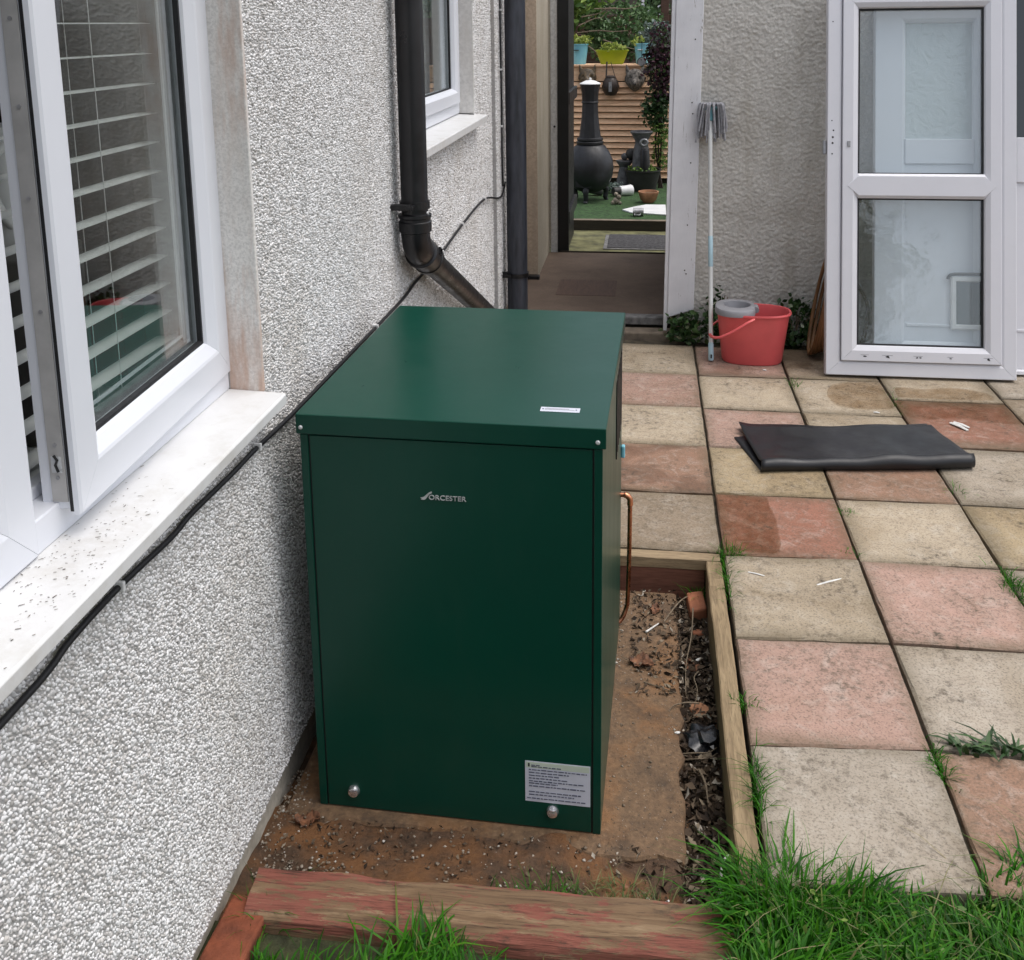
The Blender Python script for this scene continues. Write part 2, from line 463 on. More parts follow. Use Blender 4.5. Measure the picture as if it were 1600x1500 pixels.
island('leaf_ivy', [(0.0, (0.012, 0.032, 0.009)), (0.6, (0.03, 0.075, 0.018)), (0.92, (0.07, 0.13, 0.04)), (1.0, (0.35, 0.38, 0.27))], 0.45, 0.4, 0.15)
island('leaf_shrub', [(0.0, (0.04, 0.085, 0.03)), (0.6, (0.09, 0.17, 0.06)), (1.0, (0.20, 0.30, 0.13))], 0.5, 0.4, 0.25)
island('leaf_bright', [(0.0, (0.05, 0.11, 0.02)), (0.6, (0.13, 0.23, 0.045)), (1.0, (0.28, 0.38, 0.09))], 0.5, 0.4, 0.25)
island('leaf_lime', [(0.0, (0.14, 0.21, 0.03)), (0.6, (0.30, 0.36, 0.06)), (1.0, (0.50, 0.54, 0.16))], 0.5, 0.4, 0.25)
island('leaf_purple', [(0.0, (0.015, 0.010, 0.012)), (0.45, (0.05, 0.018, 0.030)), (0.70, (0.11, 0.032, 0.058)), (0.78, (0.03, 0.06, 0.02)), (1.0, (0.07, 0.12, 0.04))], 0.5, 0.4, 0.2)
island('leaf_silver', [(0.0, (0.07, 0.10, 0.085)), (1.0, (0.22, 0.28, 0.25))], 0.5, 0.4, 0.2)

# --- glass
def m_glass(name, tint, gain, rough=0.0, milk=0.0, milkcol=(0.75, 0.8, 0.8)):
    t = NT(name)
    tr = t.n('ShaderNodeBsdfTransparent'); tr.inputs['Color'].default_value = (*tint, 1)
    gl = t.n('ShaderNodeBsdfGlossy'); gl.inputs['Roughness'].default_value = rough
    gl.inputs['Color'].default_value = (0.95, 0.98, 0.98, 1)
    ge = t.n('ShaderNodeNewGeometry')
    dt = t.n('ShaderNodeVectorMath', operation='DOT_PRODUCT')
    t.link(ge.outputs['Normal'], dt.inputs[0]); t.link(ge.outputs['Incoming'], dt.inputs[1])
    k5 = t.math('POWER', t.math('SUBTRACT', 1.0, t.math('ABSOLUTE', dt.outputs['Value'])), 5.0)   # Schlick
    fac = t.math('MINIMUM', t.math('MULTIPLY', t.math('ADD', t.math('MULTIPLY', k5, 0.96), 0.04), gain), 0.95)
    mx = t.n('ShaderNodeMixShader')
    t.link(fac, mx.inputs[0])
    if milk:
        df = t.n('ShaderNodeBsdfDiffuse'); df.inputs['Color'].default_value = (*milkcol, 1)
        m2 = t.n('ShaderNodeMixShader'); m2.inputs[0].default_value = milk
        t.link(tr.outputs[0], m2.inputs[1]); t.link(df.outputs[0], m2.inputs[2])
        t.link(m2.outputs[0], mx.inputs[1])
    else:
        t.link(tr.outputs[0], mx.inputs[1])
    t.link(gl.outputs[0], mx.inputs[2])
    t.link(mx.outputs[0], t.out.inputs['Surface'])
    MATS[name] = t.m
    return t
m_glass('glass_window', (0.95, 0.97, 0.96), 2.6)
m_glass('glass_window_far', (0.95, 0.97, 0.96), 0.9)
m_glass('glass_door', (0.96, 0.98, 0.98), 1.8, 0.0, 0.03)
for nm_ in ('glass_door',):
    tt = bpy.data.materials[nm_].node_tree
    tcn = tt.nodes.new('ShaderNodeTexCoord'); nz_ = tt.nodes.new('ShaderNodeTexNoise'); nz_.inputs['Scale'].default_value = 11.0; nz_.inputs['Detail'].default_value = 3.0
    bp_ = tt.nodes.new('ShaderNodeBump'); bp_.inputs['Strength'].default_value = 0.12; bp_.inputs['Distance'].default_value = 0.01
    tt.links.new(tcn.outputs['Object'], nz_.inputs['Vector']); tt.links.new(nz_.outputs['Fac'], bp_.inputs['Height'])
    for nd in tt.nodes:
        if nd.type == 'BSDF_GLOSSY': tt.links.new(bp_.outputs[0], nd.inputs['Normal']); nd.inputs['Roughness'].default_value = 0.03
t = m_glass('glass_obscure', (0.95, 0.97, 0.97), 2.0, 0.12, 0.35, (0.72, 0.76, 0.77))
co = t.co('Object', (5, 5, 2.2))
nm = t.bump(t.noise(co, 3.0, 3.0, 0.5, 1.5), 0.7, 0.01)
for nd in t.t.nodes:
    if nd.type in ('BSDF_GLOSSY', 'BSDF_DIFFUSE'):
        t.link(nm, nd.inputs['Normal'])
m_glass('glass_dark', (0.25, 0.28, 0.27), 2.0, 0.05)

# ================================================================== mesh helpers
class MB:
    def __init__(self):
        self.v = []; self.f = []
    def add(self, vs, fs):
        b = len(self.v)
        self.v += [tuple(p) for p in vs]
        self.f += [tuple(i + b for i in f) for f in fs]
        return self
    def box(self, x0, x1, y0, y1, z0, z1):
        return self.add([(x0, y0, z0), (x1, y0, z0), (x1, y1, z0), (x0, y1, z0), (x0, y0, z1), (x1, y0, z1), (x1, y1, z1), (x0, y1, z1)],
                        [(0, 3, 2, 1), (4, 5, 6, 7), (0, 1, 5, 4), (1, 2, 6, 5), (2, 3, 7, 6), (3, 0, 4, 7)])
    def rings(self, rings, cap0=True, cap1=True):
        n = len(rings[0]); vs = []; fs = []
        for r in rings: vs += r
        for k in range(len(rings) - 1):
            for i in range(n):
                j = (i + 1) % n
                fs.append((k * n + i, k * n + j, (k + 1) * n + j, (k + 1) * n + i))
        if cap0: fs.append(tuple(range(n - 1, -1, -1)))
        if cap1: fs.append(tuple((len(rings) - 1) * n + i for i in range(n)))
        return self.add(vs, fs)
    def lathe(self, prof, n=24, c=(0, 0, 0), sx=1.0, sy=1.0, cap0=True, cap1=True):
        rs = [[(c[0] + r * sx * math.cos(2 * math.pi * i / n), c[1] + r * sy * math.sin(2 * math.pi * i / n), c[2] + z) for i in range(n)] for r, z in prof]
        return self.rings(rs, cap0, cap1)
    def tube(self, path, r, n=10, cap=True, flat=1.0):
        P = [Vector(p) for p in path]
        rad = r if isinstance(r, (list, tuple)) else [r] * len(P)
        prev = None; rs = []
        for i, p in enumerate(P):
            d = (P[min(i + 1, len(P) - 1)] - P[max(i - 1, 0)])
            d = d.normalized() if d.length > 1e-9 else Vector((0, 0, 1))
            if prev is None:
                a = Vector((0, 0, 1)) if abs(d.z) < 0.9 else Vector((1, 0, 0))
                s = d.cross(a).normalized()
            else:
                s = (prev - d * prev.dot(d)).normalized()
            prev = s
            t_ = d.cross(s)
            rs.append([tuple(p + (s * math.cos(2 * math.pi * k / n) + t_ * math.sin(2 * math.pi * k / n) * flat) * rad[i]) for k in range(n)])
        return self.rings(rs, cap, cap)
    def cyl(self, a, b, r, n=16, r2=None):
        return self.tube([a, b], [r, r if r2 is None else r2], n)
    def xf(self, M):
        self.v = [tuple(M @ Vector(p)) for p in self.v]
        return self
    def mesh(self, name):
        me = bpy.data.meshes.new(name)
        me.from_pydata(self.v, [], self.f)
        me.update()
        return me
    def build(self, name, mat, parent=None, bevel=0.0, smooth=None, seg=2):
        return link_mesh(name, self.mesh(name), mat, parent, bevel, smooth, seg)

def link_mesh(name, me, mat, parent=None, bevel=0.0, smooth=None, seg=2):
    o = bpy.data.objects.new(name, me)
    COL.objects.link(o)
    if mat is not None and not me.materials:
        me.materials.append(MATS[mat])
    if smooth is not None:
        for p in me.polygons: p.use_smooth = True
        me.set_sharp_from_angle(angle=R(smooth))
    if bevel:
        b = o.modifiers.new('bevel', 'BEVEL')
        b.width = bevel; b.segments = seg; b.limit_method = 'ANGLE'; b.angle_limit = R(35)
    if parent is not None: o.parent = parent
    return o

def tag(o, label=None, cat=None, group=None, kind=None):
    if label: o['label'] = label
    if cat: o['category'] = cat
    if group: o['group'] = group
    if kind: o['kind'] = kind
    return o
def thing(name, label, cat, loc=(0, 0, 0), rz=0.0, group=None):
    o = bpy.data.objects.new(name, None)
    o.empty_display_size = 0.05
    COL.objects.link(o)
    o.location = loc; o.rotation_euler = (0, 0, rz)
    return tag(o, label, cat, group)
def struct(o): return tag(o, kind='structure')

def np_mesh(name, verts, faces_flat, starts, totals):
    me = bpy.data.meshes.new(name)
    me.vertices.add(len(verts)); me.vertices.foreach_set('co', np.asarray(verts, dtype=np.float32).ravel())
    me.loops.add(len(faces_flat)); me.loops.foreach_set('vertex_index', np.asarray(faces_flat, dtype=np.int32))
    me.polygons.add(len(starts)); me.polygons.foreach_set('loop_start', np.asarray(starts, dtype=np.int32))
    try:
        me.polygons.foreach_set('loop_total', np.asarray(totals, dtype=np.int32))
    except Exception:
        pass
    me.update(calc_edges=True)
    return me
def np_tmpl(name, verts, tmpl, nper, count):
    """verts (count*nper,3); tmpl: list of index tuples per instance"""
    tl = np.concatenate([np.array(f) for f in tmpl]); tot = np.array([len(f) for f in tmpl])
    off = np.arange(count) * nper
    flat = (tl[None, :] + off[:, None]).ravel()
    totals = np.tile(tot, count)
    starts = np.concatenate([[0], np.cumsum(totals)[:-1]])
    return np_mesh(name, verts, flat, starts, totals)

def mitred(W, H, prof, M, name, mat, parent, gap=0.0003, which='brtl', bevel=0.0, names=None):
    """rectangular frame W x H (local x right, y up, z out), profile of (inset, depth); each member its own mesh"""
    out = []
    for k in which:
        mb = MB(); a = []; b = []
        for d, z in prof:
            g = gap
            if k == 'b': p, q = (d + g, d, z), (W - d - g, d, z)
            elif k == 't': p, q = (W - d - g, H - d, z), (d + g, H - d, z)
            elif k == 'r': p, q = (W - d, d + g, z), (W - d, H - d - g, z)
            else: p, q = (d, H - d - g, z), (d, d + g, z)
            a.append(p); b.append(q)
        mb.rings([a, b])
        mb.xf(M)
        nm = (names or {'b': 'rail', 't': 'rail', 'r': 'stile', 'l': 'stile'})[k]
        out.append(mb.build(nm, mat, parent, bevel))
    return out

def smooth_path(pts, n=6):
    P = [Vector(p) for p in pts]; out = []
    for i in range(len(P) - 1):
        p0 = P[max(i - 1, 0)]; p1 = P[i]; p2 = P[i + 1]; p3 = P[min(i + 2, len(P) - 1)]
        for k in range(n):
            t_ = k / n
            out.append(0.5 * ((2 * p1) + (p2 - p0) * t_ + (2 * p0 - 5 * p1 + 4 * p2 - p3) * t_ ** 2 + (-p0 + 3 * p1 - 3 * p2 + p3) * t_ ** 3))
    out.append(P[-1])
    return out

def blades(name, pos, hts, width, lean, mat, parent=None, dirs=None, seed=1):
    """grass blades: pos (n,3), heights (n)"""
    g = np.random.default_rng(seed)
    n = len(pos)
    ang = g.uniform(0, 2 * np.pi, n) if dirs is None else dirs + g.normal(0, 0.7, n)
    ld = np.stack([np.cos(ang), np.sin(ang), np.zeros(n)], 1)
    sd_a = ang + np.pi / 2 + g.normal(0, 0.5, n)
    sdv = np.stack([np.cos(sd_a), np.sin(sd_a), np.zeros(n)], 1)
    L = np.abs(g.normal(lean, lean * 0.5, n))[:, None] * hts[:, None]
    w = (width * g.uniform(0.6, 1.3, n))[:, None]
    up = np.array([0, 0, 1.0])
    V = np.zeros((n, 7, 3))
    for k, (t_, ws) in enumerate([(0, 0.8), (0.4, 1.0), (0.75, 0.7)]):
        c = pos + ld * L * t_ ** 1.8 + up * hts[:, None] * (t_ - 0.30 * np.minimum(L / hts[:, None], 1.6) * t_ ** 2.4 * 0.8)
        V[:, 2 * k] = c - sdv * w * ws / 2; V[:, 2 * k + 1] = c + sdv * w * ws / 2
    V[:, 6] = pos + ld * L * 1.05 + up * hts[:, None] * (1.0 - 0.36 * np.minimum(L / hts[:, None], 1.6))
    me = np_tmpl(name, V.reshape(-1, 3), [(0, 1, 3, 2), (2, 3, 5, 4), (4, 5, 6)], 7, n)
    return tag(link_mesh(name, me, mat, parent), kind='stuff')

def leaf_cloud(name, centers, size, mat, parent=None, seed=1, droop=0.3):
    """leaf-shaped folded faces at given centres"""
    g = np.random.default_rng(seed)
    n = len(centers)
    d = g.normal(0, 1, (n, 3)); d[:, 2] -= droop; d /= np.linalg.norm(d, axis=1)[:, None]
    a = g.normal(0, 1, (n, 3)); s = np.cross(d, a); s /= np.linalg.norm(s, axis=1)[:, None]
    u = np.cross(s, d)
    L = (size * g.uniform(0.6, 1.35, n))[:, None]
    V = np.zeros((n, 6, 3))
    V[:, 0] = centers - d * L * 0.5
    V[:, 1] = centers - d * L * 0.05 + s * L * 0.30 + u * L * 0.08
    V[:, 2] = centers + d * L * 0.28 + s * L * 0.20 + u * L * 0.06
    V[:, 3] = centers + d * L * 0.55
    V[:, 4] = centers + d * L * 0.28 - s * L * 0.20 + u * L * 0.06
    V[:, 5] = centers - d * L * 0.05 - s * L * 0.30 + u * L * 0.08
    me = np_tmpl(name, V.reshape(-1, 3), [(0, 1, 2, 3), (0, 3, 4, 5)], 6, n)
    return tag(link_mesh(name, me, mat, parent), kind='stuff')

def clumps(c, rad, nclump, per, spread, seed):
    """points in an uneven crown: clump centres inside an ellipsoid, leaves round each"""
    g = np.random.default_rng(seed)
    p = g.normal(0, 1, (nclump, 3)); p /= np.linalg.norm(p, axis=1)[:, None]
    p *= g.uniform(0.35, 1.0, nclump)[:, None] ** 0.5
    p = np.array(c) + p * np.array(rad)
    q = np.repeat(p, per, axis=0) + g.normal(0, spread, (nclump * per, 3))
    return q

# ================================================================== THE SETTING
XW = -1.135          # face of the house wall

ground = MB().box(-60, 60, -60, 120, -0.6, -0.2).build('ground', 'soil'); struct(ground)

# --- lawn soil (in front of the sleeper and round the corner of the paving)
def lawn_edge(x):
    xs = [-1.2, -0.06, 0.075, 0.256, 0.40, 0.50, 0.60, 0.8, 1.3, 4.0]
    ys = [-1.56, -1.30, -1.345, -1.36, -1.335, -1.265, -1.195, -1.12, -0.98, -0.9]
    return float(np.interp(x, xs, ys))
mb = MB()
xs = list(np.linspace(-0.055, 12.0, 120)); 
va = [(x, lawn_edge(x) + 0.10, -0.045) for x in xs]; vb = [(x, -30.0, -0.045) for x in xs]
mb.add(va + vb, [(i, i + len(xs), i + 1 + len(xs), i + 1) for i in range(len(xs) - 1)])
mb.add([(-1.3, -30, -0.085), (-0.055, -30, -0.085), (-0.055, -1.50, -0.085), (-1.3, -1.50, -0.085)], [(0, 1, 2, 3)])
mb.add([(-0.055, -30, -0.2), (-0.055, -1.0, -0.2), (-0.055, -1.0, -0.045), (-0.055, -30, -0.045)], [(0, 1, 2, 3)])
lawn = mb.build('lawn', 'lawn_soil'); struct(lawn)

# --- paving: one object per slab
paving = thing('paving', None, None); struct(paving)
bed = MB().box(-1.13, 4.2, 0.02, 2.42, -0.19, -0.022).box(0.004, 4.2, -1.30, 0.02, -0.19, -0.022).build('bedding', 'joint_dirt', paving)
BUFF = (0.44, 0.362, 0.262); GREY = (0.415, 0.358, 0.288); PINK = (0.42, 0.268, 0.213); RED = (0.33, 0.145, 0.095)
BROWN = (0.31, 0.178, 0.118); YEL = (0.42, 0.325, 0.195); DULL = (0.30, 0.232, 0.162)
def slab(xl, xr, corners, col, damp=0.0, seed=0):
    """corners: y at (near-left, near-right, far-right, far-left)"""
    g = random.Random(seed * 13 + 5)
    j = 0.0052
    P = [(xl + j, corners[0] + j), (xr - j, corners[1] + j), (xr - j, corners[2] - j), (xl + j, corners[3] - j)]
    cx = sum(p[0] for p in P) / 4; cy = sum(p[1] for p in P) / 4
    ring = []
    for k in range(4):
        a, b = P[k], P[(k + 1) % 4]
        for i in range(6):
            t_ = i / 6
            w = 0.0 if i == 0 else 1.0
            ring.append((a[0] + (b[0] - a[0]) * t_ - cx + w * g.uniform(-1, 1) * 0.0016, a[1] + (b[1] - a[1]) * t_ - cy + w * g.uniform(-1, 1) * 0.0016))
    dz = g.uniform(-0.0025, 0.0025); tx = g.uniform(-1, 1) * 0.011; ty = g.uniform(-1, 1) * 0.011
    def zz(p): return dz + p[0] * tx + p[1] * ty
    ch = 0.0045
    def ins(p, d):
        L = math.hypot(*p); return (p[0] * (1 - d / L * 1.25), p[1] * (1 - d / L * 1.25))
    r0 = [(p[0], p[1], -0.04) for p in ring]
    r1 = [(p[0], p[1], zz(p) - ch * g.uniform(0.6, 1.5)) for p in ring]
    r2 = [(*ins(p, ch * g.uniform(0.7, 1.6)), zz(p)) for p in ring]
    mb = MB().rings([r0, r1, r2], False, True)
    o = mb.build('slab', 'slab', paving)
    o.location = (cx, cy, 0)
    kf = g.uniform(0.90, 1.06)
    o.color = (*[c * kf for c in col], 1.0 - damp)
    return o
cols = {
    -2: (-0.90, -0.45, [0.015, 0.458, 0.905, 1.36, 1.815, 2.30], [0.0] * 6, [GREY, PINK, BUFF, GREY, PINK]),
    -1: (-0.45, 0.0, [0.015, 0.458, 0.905, 1.36, 1.815, 2.30], [0.0] * 6, [DULL, BROWN, BUFF, PINK, BUFF]),
    0: (0.0, 0.45, [-1.355, -0.93, -0.478, -0.004, 0.457, 0.902, 1.345, 1.805, 2.29], [0.03, 0.035, 0.025, 0.018, 0.008, 0.0, 0.0, 0.0, 0.0], [GREY, PINK, BUFF, RED, YEL, PINK, BUFF, PINK]),
    1: (0.45, 0.90, [-1.33, -0.893, -0.453, 0.013, 0.465, 0.902, 1.335, 1.805, 2.29], [0.0] * 9, [BROWN, GREY, PINK, BUFF, BROWN, BUFF, BUFF, DULL]),
    2: (0.90, 1.41, [-1.1, -0.90, -0.45, 0.015, 0.468, 1.0, 1.55, 1.98, 2.42], [0.0] * 9, [PINK, BUFF, GREY, YEL, GREY, RED, BUFF, GREY]),
    3: (1.41, 1.88, [-1.0, -0.66, -0.2, 0.25, 0.70, 1.16, 1.62, 2.06, 2.42], [0.0] * 9, [GREY, PINK, BUFF, GREY, BROWN, DULL, GREY, BUFF]),
    4: (1.88, 2.33, [-1.0, -0.5, -0.05, 0.40, 0.85, 1.30, 1.75, 2.2, 2.42], [0.0] * 9, [BUFF, GREY, PINK, BUFF, GREY, PINK, BUFF, GREY]),
    5: (2.33, 2.79, [-1.0, -0.6, -0.15, 0.30, 0.75, 1.20, 1.65, 2.10, 2.42], [0.0] * 9, [PINK, BUFF, GREY, BUFF, PINK, GREY, BUFF, PINK]),
    6: (2.79, 3.25, [-1.0, -0.5, -0.05, 0.40, 0.85, 1.30, 1.75, 2.2, 2.42], [0.0] * 9, [GREY, BUFF, BUFF, PINK, BUFF, BUFF, GREY, BUFF]),
}
DAMP = {(-1, 1): 0.6, (1, 7): 0.7, (0, 7): 0.5}
sd_ = 0
for ci, (xl, xr, ys, sl_, cs) in cols.items():
    for k in range(len(ys) - 1):
        sd_ += 1
        slab(xl, xr, (ys[k], ys[k] + sl_[k], ys[k + 1] + sl_[k + 1], ys[k + 1]), cs[k], DAMP.get((ci, k), 0.0), sd_)

# water films drying on some slabs
def film(outline):
    n_ = len(outline); cx_ = sum(p[0] for p in outline) / n_; cy_ = sum(p[1] for p in outline) / n_
    pts_ = smooth_path([(x - cx_, y - cy_, 0.0) for x, y in outline] + [(outline[0][0] - cx_, outline[0][1] - cy_, 0.0)], 5)[:-1]
    o = MB().add([(p.x + 0.004 * mnoise.noise((p.x * 40, p.y * 40, 1)), p.y + 0.004 * mnoise.noise((p.x * 40, p.y * 40, 5)), 0.0) for p in pts_], [tuple(range(len(pts_)))]).build('damp_patch', 'water_film', paving)
    o.location = (cx_, cy_, 0.0068)
film([(0.012, 0.02), (0.10, 0.018), (0.185, 0.022), (0.205, 0.12), (0.208, 0.24), (0.198, 0.36), (0.185, 0.44), (0.10, 0.447), (0.012, 0.446), (0.010, 0.24)])
film([(0.60, 1.55), (0.63, 1.44), (0.74, 1.40), (0.85, 1.41), (0.888, 1.46), (0.889, 1.60), (0.885, 1.76), (0.76, 1.765), (0.66, 1.72), (0.615, 1.64)])
film([(0.915, 1.33), (1.0, 1.30), (1.15, 1.33), (1.30, 1.28), (1.40, 1.30), (1.40, 1.42), (1.398, 1.53), (1.2, 1.535), (0.92, 1.53)])
film([(0.93, 1.57), (1.10, 1.565), (1.35, 1.57), (1.36, 1.66), (1.22, 1.72), (1.08, 1.69), (0.95, 1.70)])

# --- the sunken bed round the boiler
mb = MB()
N = 60
gx = np.linspace(-1.17, -0.05, 70); gy = np.linspace(-1.52, -0.02, 90)
vs = []
for y in gy:
    for x in gx:
        h = -0.142 + 0.014 * mnoise.noise((x * 9, y * 9, 0.3)) + 0.006 * mnoise.noise((x * 31, y * 31, 2.3))
        if x > -0.16: h -= 0.018 * min(1, (x + 0.16) / 0.03)
        if x < -0.17: h += (0.0285 + 0.004 * mnoise.noise((x * 7, y * 7, 4.0))) * max(0.0, min(1, (-1.10 - y) / 0.05))
        if x < -0.17: h += 0.012 * max(0.0, min(1, (-1.26 - y) / 0.1))
        vs.append((x, y, h))
nx = len(gx)
mb.add(vs, [(j * nx + i, j * nx + i + 1, (j + 1) * nx + i + 1, (j + 1) * nx + i) for j in range(len(gy) - 1) for i in range(nx - 1)])
bed_soil = mb.build('soil_bed', 'soil', smooth=60); struct(bed_soil)
# concrete base under the boiler with a broken right edge
mb = MB(); ring = []
gg = random.Random(3)
for i in range(24): ring.append((-0.158 + gg.uniform(-0.012, 0.010), -1.20 + i * 1.13 / 23))
ring += [(-0.5, -0.07), (-1.13, -0.07), (-1.13, -1.16)]
for i in range(1, 18): ring.append((-1.13 + i * (0.96 / 18), -1.165 - 0.035 * i / 18 + gg.uniform(-0.012, 0.012)))
cx, cy = -0.64, -0.63
mb.rings([[(x, y, -0.19) for x, y in ring], [(x, y, -0.118) for x, y in ring], [(cx + (x - cx) * 0.99, cy + (y - cy) * 0.992, -0.1115) for x, y in ring]])
base = mb.build('concrete_base', 'boiler_base'); struct(base)

# --- passage path, step and garden beyond
path = MB().box(-1.13, -0.10, 2.62, 4.26, -0.19, 0.075).build('passage_path', 'path_concrete', None, 0.008); struct(path)
step = thing('passage_step', None, None); struct(step)
MB().box(-1.12, -0.135, 2.545, 2.618, 0.035, 0.083).build('step_edge', 'grey_stone', step, 0.006)
MB().box(-1.12, -0.135, 2.585, 2.615, -0.1, 0.033).build('riser', 'dark_sleeper', step)
MB().box(-1.10, -0.06, 2.44, 2.55, -0.1, 0.022).build('lower_tread', 'step_edge', step, 0.010)
MB().box(-0.84, -0.46, 3.02, 3.42, 0.0755, 0.077).build('damp_board', 'damp_wood', step, 0.0005)
yard = MB().box(-1.6, 0.6, 4.26, 5.40, -0.19, 0.012).build('back_yard', 'mossy_concrete'); struct(yard)
turf = MB().box(-2.6, 1.6, 5.46, 9.2, -0.19, 0.10).build('turf_deck', 'astro_turf'); struct(turf)

# ================================================================== THE HOUSE
house = thing('house', 'white pebbledashed house wall with casement windows running along the left', 'house')
def wall_pieces(mb, y0, y1, z0, z1, holes, x0, x1):
    """wall slab with rectangular holes, cut into butted boxes"""
    ys = sorted({y0, y1, *[h[0] for h in holes], *[h[1] for h in holes]})
    for a, b in zip(ys[:-1], ys[1:]):
        hs_ = sorted([h for h in holes if h[0] <= a and h[1] >= b], key=lambda h: h[2])
        z = z0
        for h in hs_:
            mb.box(x0, x1, a, b, z, h[2]); z = h[3]
        mb.box(x0, x1, a, b, z, z1)
W1 = (-2.62, -1.12, 0.93, 2.12)
W2 = (0.36, 1.80, 1.30, 2.35)
mb = MB(); wall_pieces(mb, -7.0, 2.37, -0.02, 2.75, [W1, W2], XW - 0.27, XW)
mb.box(XW - 0.27, XW + 0.022, 2.37, 3.46, -0.02, 2.75)
mb.build('wall', 'mortar', house)
MB().box(XW - 0.27, XW - 0.022, -7.0, 2.37, -0.3, -0.0205).build('plinth', 'plinth_render', house)

# pebbledash: every stone chip is real
def chips(rects, spacing, rmin, rmax, hmin, hmax, seed, x):
    g = np.random.default_rng(seed); ps = []
    for (y0, y1, z0, z1) in rects:
        ny = max(1, int((y1 - y0) / spacing)); nz = max(1, int((z1 - z0) / spacing))
        Y, Z = np.meshgrid(np.arange(ny) + 0.5, np.arange(nz) + 0.5)
        Y = Y + (np.arange(nz) % 2)[:, None] * 0.5
        yy = y0 + (Y + g.uniform(-0.42, 0.42, Y.shape)) * spacing; zz = z0 + (Z + g.uniform(-0.42, 0.42, Z.shape)) * spacing
        ps.append(np.stack([yy.ravel(), zz.ravel()], 1))
    p = np.concatenate(ps); n = len(p)
    a0 = g.uniform(0, 2 * np.pi, n); rot = g.uniform(0, np.pi, n); asp = g.uniform(0.62, 1.0, n)
    rad = g.uniform(rmin, rmax, n) * np.where(g.random(n) < 0.12, 1.35, 1.0)
    k = np.arange(5)
    ang = a0[:, None] + k[None, :] * 2 * np.pi / 5 + g.uniform(-0.35, 0.35, (n, 5))
    rr = rad[:, None] * g.uniform(0.75, 1.2, (n, 5))
    ex = np.cos(ang) * rr; ey = np.sin(ang) * rr * asp[:, None]
    c, s = np.cos(rot)[:, None], np.sin(rot)[:, None]
    dy = ex * c - ey * s; dz = ex * s + ey * c
    h = g.uniform(hmin, hmax, n)[:, None]
    ty = g.normal(0, 0.35, n)[:, None]; tz = g.normal(0, 0.35, n)[:, None]
    V = np.zeros((n, 10, 3))
    V[:, :5, 0] = x - 0.0015; V[:, :5, 1] = p[:, :1] + dy; V[:, :5, 2] = p[:, 1:] + dz
    V[:, 5:, 0] = x + np.maximum(h + dy * 0.66 * ty + dz * 0.66 * tz, 0.0008)
    V[:, 5:, 1] = p[:, :1] + dy * 0.66; V[:, 5:, 2] = p[:, 1:] + dz * 0.66
    tm = [(i, (i + 1) % 5, 5 + (i + 1) % 5, 5 + i) for i in range(5)] + [(5, 6, 7, 8, 9)]
    return np_tmpl('pebbledash', V.reshape(-1, 3), tm, 10, n)
near = [(-2.62, -1.115, -0.018, 0.925), (-1.115, 0.36, -0.018, 1.99)]
far = [(0.36, 1.80, 0.2, 1.285), (1.80, 2.37, 0.2, 2.05)]
tag(link_mesh('pebbledash', chips(near, 0.0068, 0.0024, 0.0052, 0.0012, 0.0034, 5, XW), 'chips', house), kind='stuff')
tag(link_mesh('pebbledash', chips(far, 0.0090, 0.0040, 0.0060, 0.0022, 0.0050, 6, XW), 'chips', house), kind='stuff')
# lip of dash stones overhanging the plinth
tag(link_mesh('pebbledash', chips([(2.375, 3.455, 0.1, 2.05)], 0.0095, 0.004, 0.006, 0.002, 0.005, 8, XW + 0.022), 'chips', house), kind='stuff')

# pier at the passage
mb = MB().box(-1.6, -1.0, 3.462, 4.30, -0.1, 2.75); mb.build('pier', 'pier_render', house, 0.006)
MB().box(-1.095, -0.998, 3.455, 3.461, -0.05, 2.75).build('pier_face', 'peach_render', house, 0.002)
MB().box(-1.10, -0.985, 3.40, 3.455, -0.1, 0.10).build('drain_surround', 'black_paint', house, 0.006)

# reveal of the near window
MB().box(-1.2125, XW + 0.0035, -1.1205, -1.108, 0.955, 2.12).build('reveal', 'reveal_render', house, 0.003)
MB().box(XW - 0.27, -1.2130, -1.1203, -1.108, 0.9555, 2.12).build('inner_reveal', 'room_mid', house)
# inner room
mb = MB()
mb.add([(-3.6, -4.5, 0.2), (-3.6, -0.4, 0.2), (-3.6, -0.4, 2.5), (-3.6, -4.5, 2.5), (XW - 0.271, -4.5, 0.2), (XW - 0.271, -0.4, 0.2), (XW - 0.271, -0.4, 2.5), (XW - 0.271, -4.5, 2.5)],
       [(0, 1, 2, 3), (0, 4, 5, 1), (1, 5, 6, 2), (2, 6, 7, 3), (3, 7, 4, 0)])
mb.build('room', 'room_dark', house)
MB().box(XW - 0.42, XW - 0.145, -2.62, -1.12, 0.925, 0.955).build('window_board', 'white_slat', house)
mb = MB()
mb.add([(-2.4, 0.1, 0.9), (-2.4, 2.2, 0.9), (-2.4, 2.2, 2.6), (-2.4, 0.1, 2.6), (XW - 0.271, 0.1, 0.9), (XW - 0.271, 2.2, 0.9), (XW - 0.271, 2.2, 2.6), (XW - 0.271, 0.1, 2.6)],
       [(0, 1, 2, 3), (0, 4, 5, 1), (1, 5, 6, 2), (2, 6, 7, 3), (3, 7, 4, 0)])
mb.build('room', 'room_dark', house)

